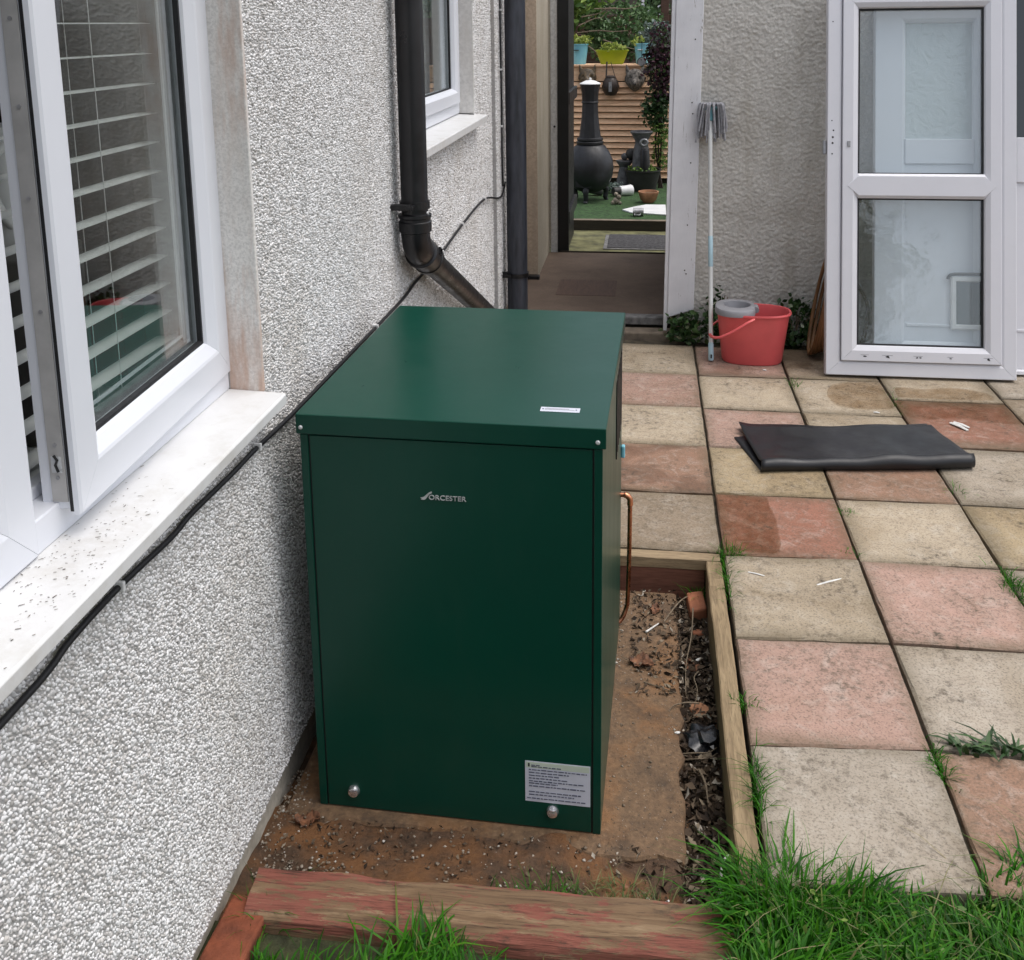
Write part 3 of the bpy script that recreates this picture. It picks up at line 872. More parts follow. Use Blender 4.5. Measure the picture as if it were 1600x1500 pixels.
# sill
def sill(x0, x1, y0, y1, zt, th, drop, mat):
    mb = MB()
    prof = [(x0, zt), (x1 - 0.004, zt - drop), (x1, zt - drop - 0.004), (x1, zt - drop - th), (x1 - 0.012, zt - drop - th), (x1 - 0.012, zt - drop - 0.012), (x0, zt - 0.02)]
    mb.rings([[(x, y0, z) for x, z in prof], [(x, y1, z) for x, z in prof]])
    return mb.build('sill', mat, house, 0.0015)
s1 = sill(-1.24, -1.078, -2.75, -1.1215, 0.962, 0.026, 0.006, 'sill_white')
MB().box(-1.137, -1.131, -1.75, -1.1215, 0.905, 0.929).build('drip', 'plinth_render', s1)
s2 = sill(-1.22, -1.075, 0.30, 1.845, 1.335, 0.034, 0.010, 'sill_white')
# dirt flakes blown on the near sill
g = np.random.default_rng(21); n = 260
py = -1.86 + g.normal(0, 0.16, n); px = g.uniform(-1.225, -1.09, n)
ln = g.uniform(0.001, 0.0075, n) * np.where(g.random(n) < 0.25, 1.2, 0.7); wd = g.uniform(0.0007, 0.0020, n); an = g.normal(0.7, 0.5, n)
d = np.stack([np.cos(an), np.sin(an)], 1); s_ = np.stack([-d[:, 1], d[:, 0]], 1)
V = np.zeros((n, 4, 3))
for k, (a, b) in enumerate([(-.5, -.5), (.5, -.3), (.5, .5), (-.4, .5)]):
    V[:, k, :2] = np.stack([px, py], 1) + d * ln[:, None] * a + s_ * wd[:, None] * b
    V[:, k, 2] = 0.962 - 0.006 * (V[:, k, 0] + 1.24) / 0.158 + 0.0012
tag(link_mesh('dirt', np_tmpl('dirt', V.reshape(-1, 3), [(0, 1, 2, 3)], 4, n), 'dirt_flake', s1), kind='stuff')

# ---- window with the open casement
def frame_mat(A, B, z):
    ex = (Vector(B) - Vector(A)); ex.z = 0; ex.normalize()
    ey = Vector((0, 0, 1)); ez = ex.cross(ey)
    M = Matrix.Identity(4)
    for i in range(3): M[i][0] = ex[i]; M[i][1] = ey[i]; M[i][2] = ez[i]
    M[0][3], M[1][3], M[2][3] = A[0], A[1], z
    return M, (Vector(B) - Vector(A)).length
win = MB()
# fixed frame: sill rail under the casement, jamb and head
FX = -1.212
winframe = MB().box(FX - 0.075, FX, -1.873, -1.121, 0.961, 1.018).build('window_frame', 'upvc', house, 0.003)
MB().box(FX - 0.075, FX, -1.150, -1.1215, 1.0185, 2.11).build('jamb', 'upvc', winframe, 0.003)
MB().box(FX - 0.075, FX, -1.873, -1.121, 2.06, 2.115).build('head', 'upvc', winframe, 0.003)
MB().box(FX - 0.070, FX - 0.045, -1.873, -1.16, 1.0185, 1.040).build('rebate', 'upvc', winframe, 0.002)
# fixed light to the left
M, L = frame_mat((FX + 0.006, -2.615, 0), (FX + 0.006, -1.8735, 0), 0.961)
PF = [(0.0, -0.075), (0.0, -0.006), (0.006, 0.0), (0.070, 0.0), (0.082, -0.004), (0.100, -0.020), (0.104, -0.030), (0.104, -0.075)]
fl = MB().box(0.1, L - 0.1, 0.1, 1.05, -0.040, -0.036).xf(M).build('fixed_light', 'glass_window', house)
mitred(L, 1.15, PF, M, '', 'upvc', fl, 0.0004)
GK = [(0.1005, -0.034), (0.1005, -0.026), (0.108, -0.026), (0.108, -0.034)]
for o in mitred(L, 1.15, GK, M, '', 'black_rubber', fl, 0.0, names={k: 'gasket' for k in 'brtl'}): pass
# open casement
A = (-1.171, -1.808, 0); B = (-1.209, -1.106, 0)
M, L = frame_mat(A, B, 1.0)
L -= 0.004
H = 1.09
PS = [(0.007, -0.068), (0.007, -0.016), (0.0, -0.013), (0.0, -0.004), (0.004, 0.0), (0.066, 0.0), (0.072, -0.002), (0.094, -0.016), (0.098, -0.026), (0.098, -0.068)]
casement = MB().box(0.09, L - 0.09, 0.09, H - 0.09, -0.040, -0.036).xf(M).build('casement', 'glass_window', house)
mitred(L, H, PS, M, '', 'upvc', casement, 0.0004)
GK = [(0.0955, -0.034), (0.0955, -0.023), (0.104, -0.023), (0.104, -0.034)]
mitred(L, H, GK, M, '', 'black_rubber', casement, 0.0, names={k: 'gasket' for k in 'brtl'})
SPB = [(0.098, -0.056), (0.098, -0.044), (0.112, -0.044), (0.112, -0.056)]
mitred(L, H, SPB, M, '', 'galvanised', casement, 0.0, names={k: 'spacer_bar' for k in 'brtl'})
SPB = [(0.118, -0.062), (0.118, -0.058), (0.124, -0.058), (0.124, -0.062)]
mitred(L, H, SPB, M, '', 'upvc', casement, 0.0, names={k: 'inner_bead' for k in 'brtl'})
MB().box(0.0035, 0.0072, 0.004, H - 0.004, -0.021, -0.0135).xf(M).build('seal', 'black_rubber', casement)
MB().box(0.0045, 0.0068, 0.02, H - 0.02, -0.050, -0.024).xf(M).build('lock_strip', 'lock_metal', casement)
for zz in (0.062, 0.118, 0.34, 0.52, 0.66, 0.79, 0.93):
    MB().cyl((0.0045, zz, -0.037), (0.0030, zz, -0.037), 0.0034, 12).xf(M).build('screw', 'galvanised', casement)
for zz in (0.085, 0.86):
    mb = MB().box(0.0028, 0.0044, zz - 0.014, zz + 0.014, -0.046, -0.028)
    mb.xf(M).build('lock_plate', 'brushed_metal', casement, 0.0008)
    MB().tube([(0.0022, zz + 0.016, -0.040), (0.0016, zz + 0.008, -0.034), (0.0016, zz, -0.038), (0.0016, zz - 0.012, -0.034)], 0.0022, 8).xf(M).build('lock_cam', 'black_paint', casement)

# venetian blind inside
blind = thing('venetian_blind', 'white venetian blind hanging inside the open casement window', 'blind', (-1.318, -1.8, 0.0))
y0, y1 = -0.80, 0.602
sm = MB()
pr = []
for k in range(7):
    t_ = k / 6 - 0.5; pr.append((t_ * 0.042, 0.0016 * (1 - (2 * t_) ** 2)))
pts = [(x, z) for x, z in pr] + [(x, z - 0.0009) for x, z in reversed(pr)]
sm.rings([[(x, y0, z) for x, z in pts], [(x, y1, z) for x, z in pts]])
sme = sm.mesh('slat'); sme.materials.append(MATS['white_slat'])
for k in range(17):
    o = bpy.data.objects.new('slat', sme); COL.objects.link(o); o.parent = blind
    o.location = (0, 0, 1.045 + k * 0.0615); o.rotation_euler = (0, R(0.6 + 0.8 * math.sin(k * 2.1)), 0)
for k in range(4): 
    o = bpy.data.objects.new('slat', sme); COL.objects.link(o); o.parent = blind; o.location = (0, 0, 1.008 + k * 0.006)
MB().box(-0.02, 0.02, y0, y1, 0.985, 1.003).build('bottom_rail', 'white_slat', blind, 0.003)
for yy in (-0.55, -0.02, 0.36):
    for xx in (-0.025, 0.025):
        MB().tube([(xx, yy, 1.0), (xx, yy, 2.1)], 0.0009, 5).build('ladder_cord', 'white_plastic', blind)
MB().tube([(0.034, -0.015, 1.03), (0.032, -0.02, 2.1)], 0.0014, 6).build('pull_cord', 'white_plastic', blind)
# things on the window board
b = thing('soap_bottle', 'green bottle with a pale cap on the inner window board', 'bottle', (-1.322, -1.155, 0.956))
MB().lathe([(0.026, 0), (0.032, 0.006), (0.032, 0.07), (0.026, 0.088), (0.014, 0.098)], 20).build('body', 'bottle_green', b, smooth=50)
MB().lathe([(0.0142, 0.0985), (0.022, 0.100), (0.022, 0.122), (0.012, 0.128), (0.010, 0.145)], 20).build('cap', 'white_plastic', b, smooth=50)
b = thing('jug', 'white jug behind the blind at the photo left edge', 'jug', (-1.56, -1.35, 0.956))
MB().box(-0.10, 0.10, -0.12, 0.10, 0, 0.38).build('stand', 'room_mid', b, 0.006)
MB().lathe([(0.055, 0.381), (0.075, 0.42), (0.08, 0.52), (0.062, 0.60), (0.066, 0.63)], 24, cap1=False).build('body', 'white_plastic', b, smooth=50)
MB().tube(smooth_path([(0.05, -0.05, 0.60), (0.06, -0.11, 0.58), (0.06, -0.12, 0.50), (0.05, -0.06, 0.44)]), 0.011, 8).build('handle', 'white_plastic', b, smooth=60)
k_ = thing('storage_box', 'red box standing behind the blind in the dark room', 'box', (-1.60, -0.95, 0.956)); MB().box(-0.1, 0.1, -0.1, 0.1, 0, 0.14).build('carton', 'box_red', k_, 0.003); MB().box(-0.102, 0.102, -0.102, 0.102, 0.1405, 0.16).build('lid', 'box_red', k_, 0.003)
k_ = thing('storage_box', 'brown box seen low between the blind slats by the lock edge', 'box', (-1.75, -1.25, 0.7)); MB().box(-0.1, 0.1, -0.14, 0.14, 0, 0.62).build('carton', 'box_brown', k_, 0.003); MB().box(-0.03, 0.03, -0.142, -0.1405, 0.3, 0.6).build('tape', 'white_slat', k_)

# ---- far window
M, L = frame_mat((-1.205, 0.362, 0), (-1.205, 1.788, 0), 1.337)
H2 = 1.0
P2 = [(0.0, -0.06), (0.0, -0.005), (0.005, 0.0), (0.055, 0.0), (0.058, 0.012), (0.060, 0.014), (0.110, 0.014), (0.122, 0.004), (0.130, -0.012), (0.130, -0.06)]
fw = MB().box(0.12, L - 0.12, 0.12, H2 - 0.12, -0.032, -0.028).xf(M).build('window', 'glass_window_far', house)
mitred(L, H2, P2, M, '', 'upvc', fw, 0.0004)
GK = [(0.1275, -0.026), (0.1275, -0.016), (0.136, -0.016), (0.136, -0.026)]
mitred(L, H2, GK, M, '', 'black_rubber', fw, 0.0, names={k: 'gasket' for k in 'brtl'})
MB().box(-1.30, XW + 0.003, 1.789, 1.8005, 1.338, 2.35).build('reveal', 'white_render', house, 0.002)
cm = MB()
pth = [(-1.36 + 0.018 * math.sin(k * 1.3), 1.05 + k * 0.020) for k in range(22)]
cm.add([(x, y, 1.3) for x, y in pth] + [(x, y, 2.5) for x, y in pth], [(i, i + 1, i + 1 + 22, i + 22) for i in range(21)])
cv = thing('curtain', 'grey curtain hanging inside the small far window', 'curtain')
cm.build('drape', 'curtain', cv, smooth=80)
cm = MB(); pth = [(-1.34 + 0.012 * math.sin(k * 1.7), 1.48 + k * 0.016) for k in range(20)]
cm.add([(x, y, 1.3) for x, y in pth] + [(x, y, 2.5) for x, y in pth], [(i, i + 1, i + 1 + 20, i + 20) for i in range(19)])
cm.build('net', 'net_curtain', cv, smooth=80)

# ---- cable along the wall
XC = XW + 0.013
cab = smooth_path([(XC, -2.75, 0.856), (XC, -2.118, 0.858), (XC, -2.006, 0.861), (XC, -1.946, 0.871), (XC, -1.803, 0.873), (XC, -1.62, 0.862), (XC, -1.528, 0.866), (XC, -1.34, 0.858), (XC, -1.206, 0.856), (XC, -0.982, 0.845), (XC, -0.5, 0.835), (XC, 0.144, 0.823), (XC, 0.377, 0.833), (XC, 0.858, 0.834), (XC, 1.34, 0.858), (XC, 2.001, 0.866), (XC + 0.02, 2.45, 0.80), (XC + 0.025, 2.62, 0.86)], 6)
c_ = thing('cable', 'thin black cable clipped along the pebbledash under the window sill', 'cable', (XC, -1.5, 0.85))
MB().tube([(p.x - XC, p.y + 1.5, p.z - 0.85) for p in cab], 0.0055, 8).build('sheath', 'black_rubber', c_, smooth=60)
for yy, zz in ((-1.803, 0.873), (-1.20, 0.856), (-2.35, 0.857), (-0.2, 0.829), (0.86, 0.835), (1.34, 0.859), (2.0, 0.866)):
    MB().box(-0.008, 0.010, yy + 1.5 - 0.004, yy + 1.5 + 0.004, zz - 0.85 - 0.008, zz - 0.85 + 0.010).build('clip', 'white_plastic', c_, 0.002)
c_ = thing('cable', 'thin black cable running straight up beside the grey soil pipe', 'cable', (XC + 0.022, 2.52, 0.9))
MB().tube(smooth_path([(0, 0.02, -0.05), (0, 0.0, 0.1), (0.0, 0.01, 0.45), (0, -0.005, 0.8), (0, 0.004, 1.8)], 5), 0.005, 7).build('sheath', 'black_rubber', c_, smooth=60)
for zz in (0.3, 0.62, 0.95): MB().box(-0.012, 0.008, -0.009, 0.009, zz - 0.005, zz + 0.005).build('clip', 'white_plastic', c_, 0.002)

# ---- downpipe with bend
PX, PY, PR = -1.066, 0.155, 0.0465
dp = thing('downpipe', 'black plastic downpipe with a bend sloping down behind the green boiler', 'pipe', (PX, PY, 0.3))
MB().cyl((0, 0, 0.80), (0, 0, 2.45), PR, 28).build('vertical_pipe', 'black_plastic', dp, smooth=40)
bend = [(0, 0, 0.83), (0, 0, 0.775)]
ang = 66
for k in range(1, 9):
    a = R(ang * k / 8); rb = 0.095
    bend.append((0, rb * (1 - math.cos(a)), 0.775 - rb * math.sin(a)))
dirv = Vector((0, math.sin(R(ang)), -math.cos(R(ang))))
e = Vector(bend[-1])
bend.append(tuple(e + dirv * 0.02))
MB().tube(bend, PR + 0.004, 28).build('elbow', 'black_plastic', dp, smooth=40)
MB().lathe([(PR + 0.002, 0.768), (PR + 0.010, 0.772), (PR + 0.011, 0.806), (PR + 0.007, 0.809), (PR + 0.007, 0.818), (PR + 0.011, 0.822), (PR + 0.011, 0.832), (PR + 0.001, 0.836)], 28).build('socket', 'black_plastic', dp, smooth=40)
s0 = e + dirv * 0.015; s1_ = e + dirv * 0.17
MB().tube([s0, s0 + dirv * 0.004, s0 + dirv * 0.03, s0 + dirv * 0.034, s1_ - dirv * 0.04, s1_ - dirv * 0.036, s1_ - dirv * 0.004, s1_], [PR + 0.004, PR + 0.013, PR + 0.013, PR + 0.008, PR + 0.008, PR + 0.012, PR + 0.012, PR + 0.002], 28).build('coupling', 'black_plastic', dp, smooth=40)
q = e + dirv * 0.10
side = Vector((1, 0, 0)); upv = side.cross(dirv).normalized()
if upv.z < 0: upv = -upv
mb = MB()
cc = q + side * (PR + 0.006)
for (a0_, a1_, b0_, b1_) in ((-0.020, 0.020, 0.010, 0.014), (-0.020, 0.020, -0.014, -0.010), (-0.020, -0.016, -0.014, 0.014), (0.016, 0.020, -0.014, 0.014)):
    P = []
    for dx in (0.0, 0.008):
        for (a, bq) in ((a0_, b0_), (a1_, b0_), (a1_, b1_), (a0_, b1_)):
            P.append(tuple(cc + dirv * a + upv * (bq + 0.018) + side * (dx - 0.003)))
    mb.add(P, [(0, 3, 2, 1), (4, 5, 6, 7), (0, 1, 5, 4), (1, 2, 6, 5), (2, 3, 7, 6), (3, 0, 4, 7)])
mb.build('label_frame', 'black_plastic', dp)
MB().tube([s1_ - dirv * 0.02, e + dirv * 1.95], PR, 28).build('sloping_pipe', 'black_plastic', dp, smooth=40)
MB().lathe([(PR + 0.0005, 0.852), (PR + 0.006, 0.852), (PR + 0.006, 0.878), (PR + 0.0005, 0.878)], 28, cap0=False, cap1=False).build('bracket', 'black_paint', dp)
MB().box(-0.075, 0.0, -0.075, -0.045, 0.855, 0.875).box(-0.012, 0.012, -0.085, -0.045, 0.858, 0.872).build('bracket_lug', 'black_paint', dp, 0.002)
for ss in (-0.03, 0.02): MB().cyl((PR + 0.003, ss, 0.842), (PR + 0.008, ss, 0.842), 0.005, 10).build('rivet', 'white_plastic', dp)

sp = thing('soil_pipe', 'dark grey plastic soil pipe standing at the passage corner', 'pipe', (-1.028, 2.60, -0.03))
MB().cyl((0, 0, 0), (0, 0, 2.8), 0.060, 32).build('pipe', 'grey_plastic_pipe', sp, smooth=40)
MB().lathe([(0.061, 0.33), (0.067, 0.33), (0.067, 0.355), (0.061, 0.355)], 32, cap0=False, cap1=False).build('bracket', 'black_paint', sp)
MB().box(-0.10, -0.03, -0.075, -0.045, 0.335, 0.352).box(-0.13, -0.06, -0.06, -0.05, 0.335, 0.37).build('bracket_lug', 'black_paint', sp, 0.002)
MB().lathe([(0.061, 0.0), (0.078, 0.0), (0.078, 0.06), (0.061, 0.065)], 32).build('collar', 'black_plastic', sp, smooth=40)

# ================================================================== OUTHOUSE on the right of the passage
out = thing('outhouse', 'beige roughcast outhouse wall facing the patio behind the mop', 'outhouse')
def rough_wall(x0, x1, z0, z1, y, step_, amp):
    nx_ = int((x1 - x0) / step_) + 1; nz_ = int((z1 - z0) / step_) + 1
    X, Z = np.meshgrid(np.linspace(x0, x1, nx_), np.linspace(z0, z1, nz_))
    Hh = np.zeros(X.shape)
    gq = np.random.default_rng(4)
    def vn(sx, sz):
        lat = gq.random((200, 200))
        u = (X - x0) / sx; v = (Z - z0) / sz
        iu = np.floor(u).astype(int); iv = np.floor(v).astype(int); fu = u - iu; fv = v - iv
        fu = fu * fu * (3 - 2 * fu); fv = fv * fv * (3 - 2 * fv)
        g_ = lambda a, b: lat[a % 200, b % 200]
        return (g_(iu, iv) * (1 - fu) + g_(iu + 1, iv) * fu) * (1 - fv) + (g_(iu, iv + 1) * (1 - fu) + g_(iu + 1, iv + 1) * fu) * fv
    Hh = 0.50 * vn(0.014, 0.012) + 0.55 * vn(0.0085, 0.0075) + 0.8 * vn(0.16, 0.12)
    V = np.stack([X, y - amp * Hh, Z], -1).reshape(-1, 3)
    idx = np.arange(nx_ * nz_).reshape(nz_, nx_)
    q_ = np.stack([idx[:-1, :-1], idx[:-1, 1:], idx[1:, 1:], idx[1:, :-1]], -1).reshape(-1, 4)
    return np_mesh('roughcast', V, q_.ravel(), np.arange(len(q_)) * 4, np.full(len(q_), 4))
o = link_mesh('roughcast', rough_wall(-0.02, 1.9, -0.05, 2.1, 2.462, 0.0048, 0.0085), 'roughcast', out, smooth=50)
MB().box(-0.10, 6.0, 2.463, 4.40, -0.1, 2.12).build('wall', 'roughcast', out)
MB().box(-0.118, -0.1005, 2.47, 4.40, 0.0, 2.12).build('side_lining', 'door_brown', out)
post = thing('door_post', 'white door post with flaking paint at the passage mouth', 'post', (-0.075, 2.43, 0.06))
mb = MB().rings([[(-0.072, -0.012, 0.06), (0.075, -0.012, 0.11), (0.075, 0.030, 0.11), (-0.072, 0.030, 0.06)], [(-0.052, -0.012, 2.15), (0.095, -0.012, 2.15), (0.095, 0.030, 2.15), (-0.052, 0.030, 2.15)]])
mb.build('board', 'flaking_paint', post, 0.004)
mb = MB().rings([[(-0.094, -0.004, -0.02), (-0.073, -0.004, -0.02), (-0.073, 0.040, -0.02), (-0.094, 0.040, -0.02)], [(-0.074, -0.004, 2.15), (-0.053, -0.004, 2.15), (-0.053, 0.040, 2.15), (-0.074, 0.040, 2.15)]])
mb.build('stop_bead', 'flaking_paint', post, 0.003)
for zz, xx in ((1.28, 0.04), (1.22, 0.045), (0.95, 0.04), (0.60, 0.03), (0.34, 0.02), (0.32, 0.028), (1.62, 0.05)):
    MB().cyl((xx, -0.0125, zz), (xx, -0.0145, zz), 0.004, 8).build('nail', 'stain_black', post)

# gate frame at the far end of the passage
gf = thing('gate_frame', 'cream timber gate frame fixed to the pier end', 'frame', (-0.96, 4.31, 0.0))
MB().box(-0.03, 0.022, -0.005, 0.075, 0.06, 2.4).build('post', 'white_render', gf, 0.004)
MB().box(-0.055, -0.0305, -0.005, 0.06, 0.10, 2.4).build('trim', 'pier_render', gf, 0.004)
MB().cyl((0.0, -0.006, 1.02), (0.0, -0.012, 1.02), 0.008, 10).build('latch_hole', 'stain_black', gf)
gate = thing('garden_gate', 'black open garden gate seen edge-on in the passage', 'gate', (-0.90, 4.32, 0.03))
for k in range(7): MB().box(0.0, 0.022, 0.02 + k * 0.118, 0.02 + k * 0.118 + 0.114, 0.0, 2.35).build('board', 'black_paint', gate, 0.003)
MB().box(-0.036, 0.046, -0.028, 0.0195, 0.0, 2.35).build('stile', 'black_paint', gate, 0.003)
for zz in (0.25, 1.15, 2.05): MB().box(0.0225, 0.05, 0.02, 0.84, zz, zz + 0.09).build('ledge', 'black_paint', gate, 0.003)
th_ = thing('threshold', 'weathered timber threshold across the passage end', 'threshold', (-0.5, 4.30, 0.0))
MB().box(-0.42, 0.40, -0.035, 0.05, -0.02, 0.030).build('plank', 'edging_wood_x', th_, 0.004)
MB().box(-0.42, 0.40, -0.042, -0.0355, -0.03, 0.085).build('weather_strip', 'dark_sleeper', th_, 0.002)

# ================================================================== THE BOILER
BW, BD, BH = 0.706, 0.912, 1.020
boiler = thing('oil_boiler', 'dark green external oil boiler cabinet standing against the house wall', 'boiler', (-1.057, -1.131, -0.110), -0.0223)
LH = 0.048
body = MB()
body.box(0.0075, BW - 0.0075, 0.010, BD - 0.008, 0.0, BH - LH * 0.5).build('cabinet', 'boiler_green', boiler, 0.002)
front = MB().box(0.030, BW - 0.030, 0.0045, 0.0095, 0.002, BH - LH - 0.004).build('front_panel', 'boiler_green', boiler, 0.0015)
for xa, xb in ((0.0075, 0.0262), (BW - 0.0262, BW - 0.0075)):
    MB().box(xa, xb, 0.0045, 0.0096, 0.0, BH - LH - 0.002).build('side_flange', 'boiler_green', boiler, 0.0015)
MB().box(0.0262, BW - 0.0262, 0.0085, 0.0098, 0.0, BH - LH - 0.004).build('panel_gap', 'black_rubber', boiler)
lid = MB().box(0, BW, 0, BD, BH - LH, BH).build('lid', 'boiler_green', boiler, 0.0025, seg=3)
for xx in (0.012, BW - 0.018):
    MB().rings([[(xx + r * math.cos(a), y, BH - LH * 0.66 + r * math.sin(a)) for a in np.linspace(0, 2 * math.pi, 12, False)] for r, y in ((0.0052, 0.0005), (0.0050, -0.002), (0.0030, -0.0038))]).build('screw', 'brushed_metal', lid)
pl_ = MB().box(0.550, 0.640, 0.0845, 0.111, BH + 0.0002, BH + 0.0012).build('name_strip', 'sticker_white', lid, 0.0004)
MB().box(0.560, 0.628, 0.0955, 0.0975, BH + 0.0013, BH + 0.0015).build('print', 'galvanised', pl_)
MB().box(0.560, 0.615, 0.1010, 0.1028, BH + 0.0013, BH + 0.0015).build('print', 'galvanised', pl_)
for xx in (0.556, 0.632): MB().cyl((xx, 0.098, BH + 0.0012), (xx, 0.098, BH + 0.0020), 0.0022, 10).build('rivet', 'print_grey', pl_)
for xx, zz in ((0.097, 0.050), (0.585, 0.052)):
    o = MB().rings([[(xx + r * math.cos(a), y, zz + r * math.sin(a)) for a in np.linspace(0, 2 * math.pi, 20, False)] for r, y in ((0.0145, 0.0044), (0.0150, 0.001), (0.0130, -0.003), (0.0120, -0.007), (0.0075, -0.0095), (0.002, -0.0100))]).build('lock_bolt', 'chrome', front, smooth=35)
stk = MB().box(0.520, 0.674, 0.0036, 0.0044, 0.072, 0.180).build('sticker', 'sticker_white', front)
MB().box(0.522, 0.672, 0.0032, 0.00355, 0.163, 0.178).build('header_band', 'sticker_green', stk)
MB().box(0.527, 0.531, 0.0026, 0.0031, 0.166, 0.175).build('mark', 'stain_black', stk)
gs = random.Random(9)
lines = [(0.1705, 0.535, 0.555), (0.1665, 0.535, 0.605), (0.158, 0.529, 0.666), (0.1505, 0.529, 0.624), (0.143, 0.529, 0.600), (0.1355, 0.529, 0.620), (0.128, 0.529, 0.658), (0.122, 0.529, 0.597), (0.1145, 0.529, 0.664), (0.099, 0.529, 0.652), (0.0915, 0.529, 0.636), (0.0815, 0.524, 0.663)]
for zz, xa, xb in lines:
    mb = MB(); x = xa
    while x < xb:
        w = gs.uniform(0.004, 0.014)
        mb.box(x, min(x + w, xb), 0.0026, 0.0031, zz - 0.0014 * gs.uniform(0.7, 1.2), zz + 0.0014 * gs.uniform(0.7, 1.2)); x += w + 0.0022
    mb.build('print_line', 'print_grey', stk)
# maker's badge
def text_mesh(body_, size, ext):
    cu_ = bpy.data.curves.new('badge', 'FONT'); cu_.body = body_; cu_.size = size; cu_.extrude = ext; cu_.resolution_u = 3
    cu_.space_character = 1.0
    ob = bpy.data.objects.new('badge_tmp', cu_); COL.objects.link(ob)
    dg = bpy.context.evaluated_depsgraph_get(); dg.update()
    me = bpy.data.meshes.new_from_object(ob.evaluated_get(dg))
    bpy.data.objects.remove(ob)
    me.materials.clear()
    return me
badge = MB()
P = [(0.0, 0.004), (0.006, 0.0055), (0.012, 0.0105), (0.019, 0.0175), (0.026, 0.0205), (0.0265, 0.0175), (0.021, 0.014), (0.017, 0.009), (0.0125, 0.0025), (0.008, 0.0), (0.001, 0.0005), (0.0045, 0.0025)]
BX, BZ = 0.287, 0.828
badge.rings([[(BX + x, 0.0043, BZ + z) for x, z in P], [(BX + x, 0.0012, BZ + z) for x, z in P]])
bo = badge.build('badge', 'brushed_metal', front)
tm = text_mesh('ORCESTER', 0.0165, 0.0012)
tm.transform(Matrix.Translation((BX + 0.0185, 0.0030, BZ + 0.0010)) @ Matrix.Rotation(R(90), 4, 'X') @ Matrix.Diagonal((0.98, 1.0, 1.0, 1.0)))
ob = link_mesh('lettering', tm, 'brushed_metal', bo)
xs_ = [v.co.x for v in tm.vertices]
s_ = 0.086 / (max(xs_) - min(xs_)); m0 = min(xs_)
for v in tm.vertices: v.co.x = m0 + (v.co.x - m0) * s_
# side vent slots and flange on the right face
for k in range(6):
    MB().box(BW - 0.0078, BW - 0.0045, 0.56 + k * 0.05, 0.585 + k * 0.05, 0.70, 0.93).build('louvre', 'black_paint', boiler)
MB().box(BW - 0.0075, BW + 0.004, BD - 0.03, BD - 0.01, 0.56, 0.60).build('tag', 'pot_blue', boiler, 0.004)
# copper pipe
cp = thing('copper_pipe', 'copper pipe leaving the boiler side and dropping to the base', 'pipe', (-0.34, -0.262, -0.10))
r_ = 0.0072
MB().tube(smooth_path([(-0.02, 0, 0.428), (0.016, 0, 0.428)], 2), r_, 12).build('stub', 'copper', cp, smooth=60)
MB().tube([(0.012, 0, 0.428)] + [(0.012 + 0.018 * math.sin(R(a)), 0, 0.410 + 0.018 * math.cos(R(a))) for a in range(0, 91, 15)] + [(0.030, 0, 0.395)], r_ + 0.0022, 12).build('elbow', 'copper', cp, smooth=60)
MB().tube(smooth_path([(0.030, 0, 0.40), (0.029, 0, 0.20), (0.026, 0.0, 0.075), (0.023, 0, 0.045), (0.012, -0.01, 0.015), (-0.002, -0.02, 0.0)], 5), r_, 12).build('drop', 'copper', cp, smooth=60)

# ================================================================== TIMBER EDGING, SLEEPER, BRICK
e1 = thing('edging_board', 'weathered timber edging board between the slabs and the leaf-filled trench', 'edging', (-0.031, -0.70, -0.02))
def warped_board(x0, x1, y0, y1, z0, z1, axis, n, amp, seed):
    g = random.Random(seed); rs = []
    for k in range(n + 1):
        t_ = k / n
        a = g.uniform(-amp, amp); b = g.uniform(-amp, amp); c = g.uniform(-amp, amp); d_ = g.uniform(-amp, amp)
        if axis == 'y':
            y = y0 + (y1 - y0) * t_
            rs.append([(x0 + a, y, z0), (x1 + b, y, z0), (x1 + b, y, z1 + c - 0.003), (x1 + b - 0.004, y, z1 + c), (x0 + a + 0.004, y, z1 + d_), (x0 + a, y, z1 + d_ - 0.003)][::-1])
        else:
            x = x0 + (x1 - x0) * t_
            rs.append([(x, y0 + a, z0), (x, y1 + b, z0), (x, y1 + b, z1 + c - 0.003), (x, y1 + b - 0.004, z1 + c), (x, y0 + a + 0.004, z1 + d_), (x, y0 + a, z1 + d_ - 0.003)])
    return MB().rings(rs)
warped_board(-0.026, 0.024, -0.66, 0.50, -0.17, 0.018, 'y', 16, 0.0018, 1).build('board', 'edging_wood', e1)
warped_board(-0.026, 0.024, 0.502, 0.655, -0.17, 0.016, 'y', 3, 0.0012, 2).build('board', 'edging_wood', e1)
e2 = thing('edging_board', 'pale timber edging at the back of the boiler recess', 'edging', (-0.55, -0.015, -0.02))
warped_board(-0.58, 0.54, -0.024, 0.024, -0.02, 0.018, 'x', 16, 0.0016, 3).build('cap', 'edging_wood_x', e2)
MB().box(-0.58, 0.49, -0.020, 0.020, -0.17, -0.0205).build('red_board', 'red_board', e2, 0.003)

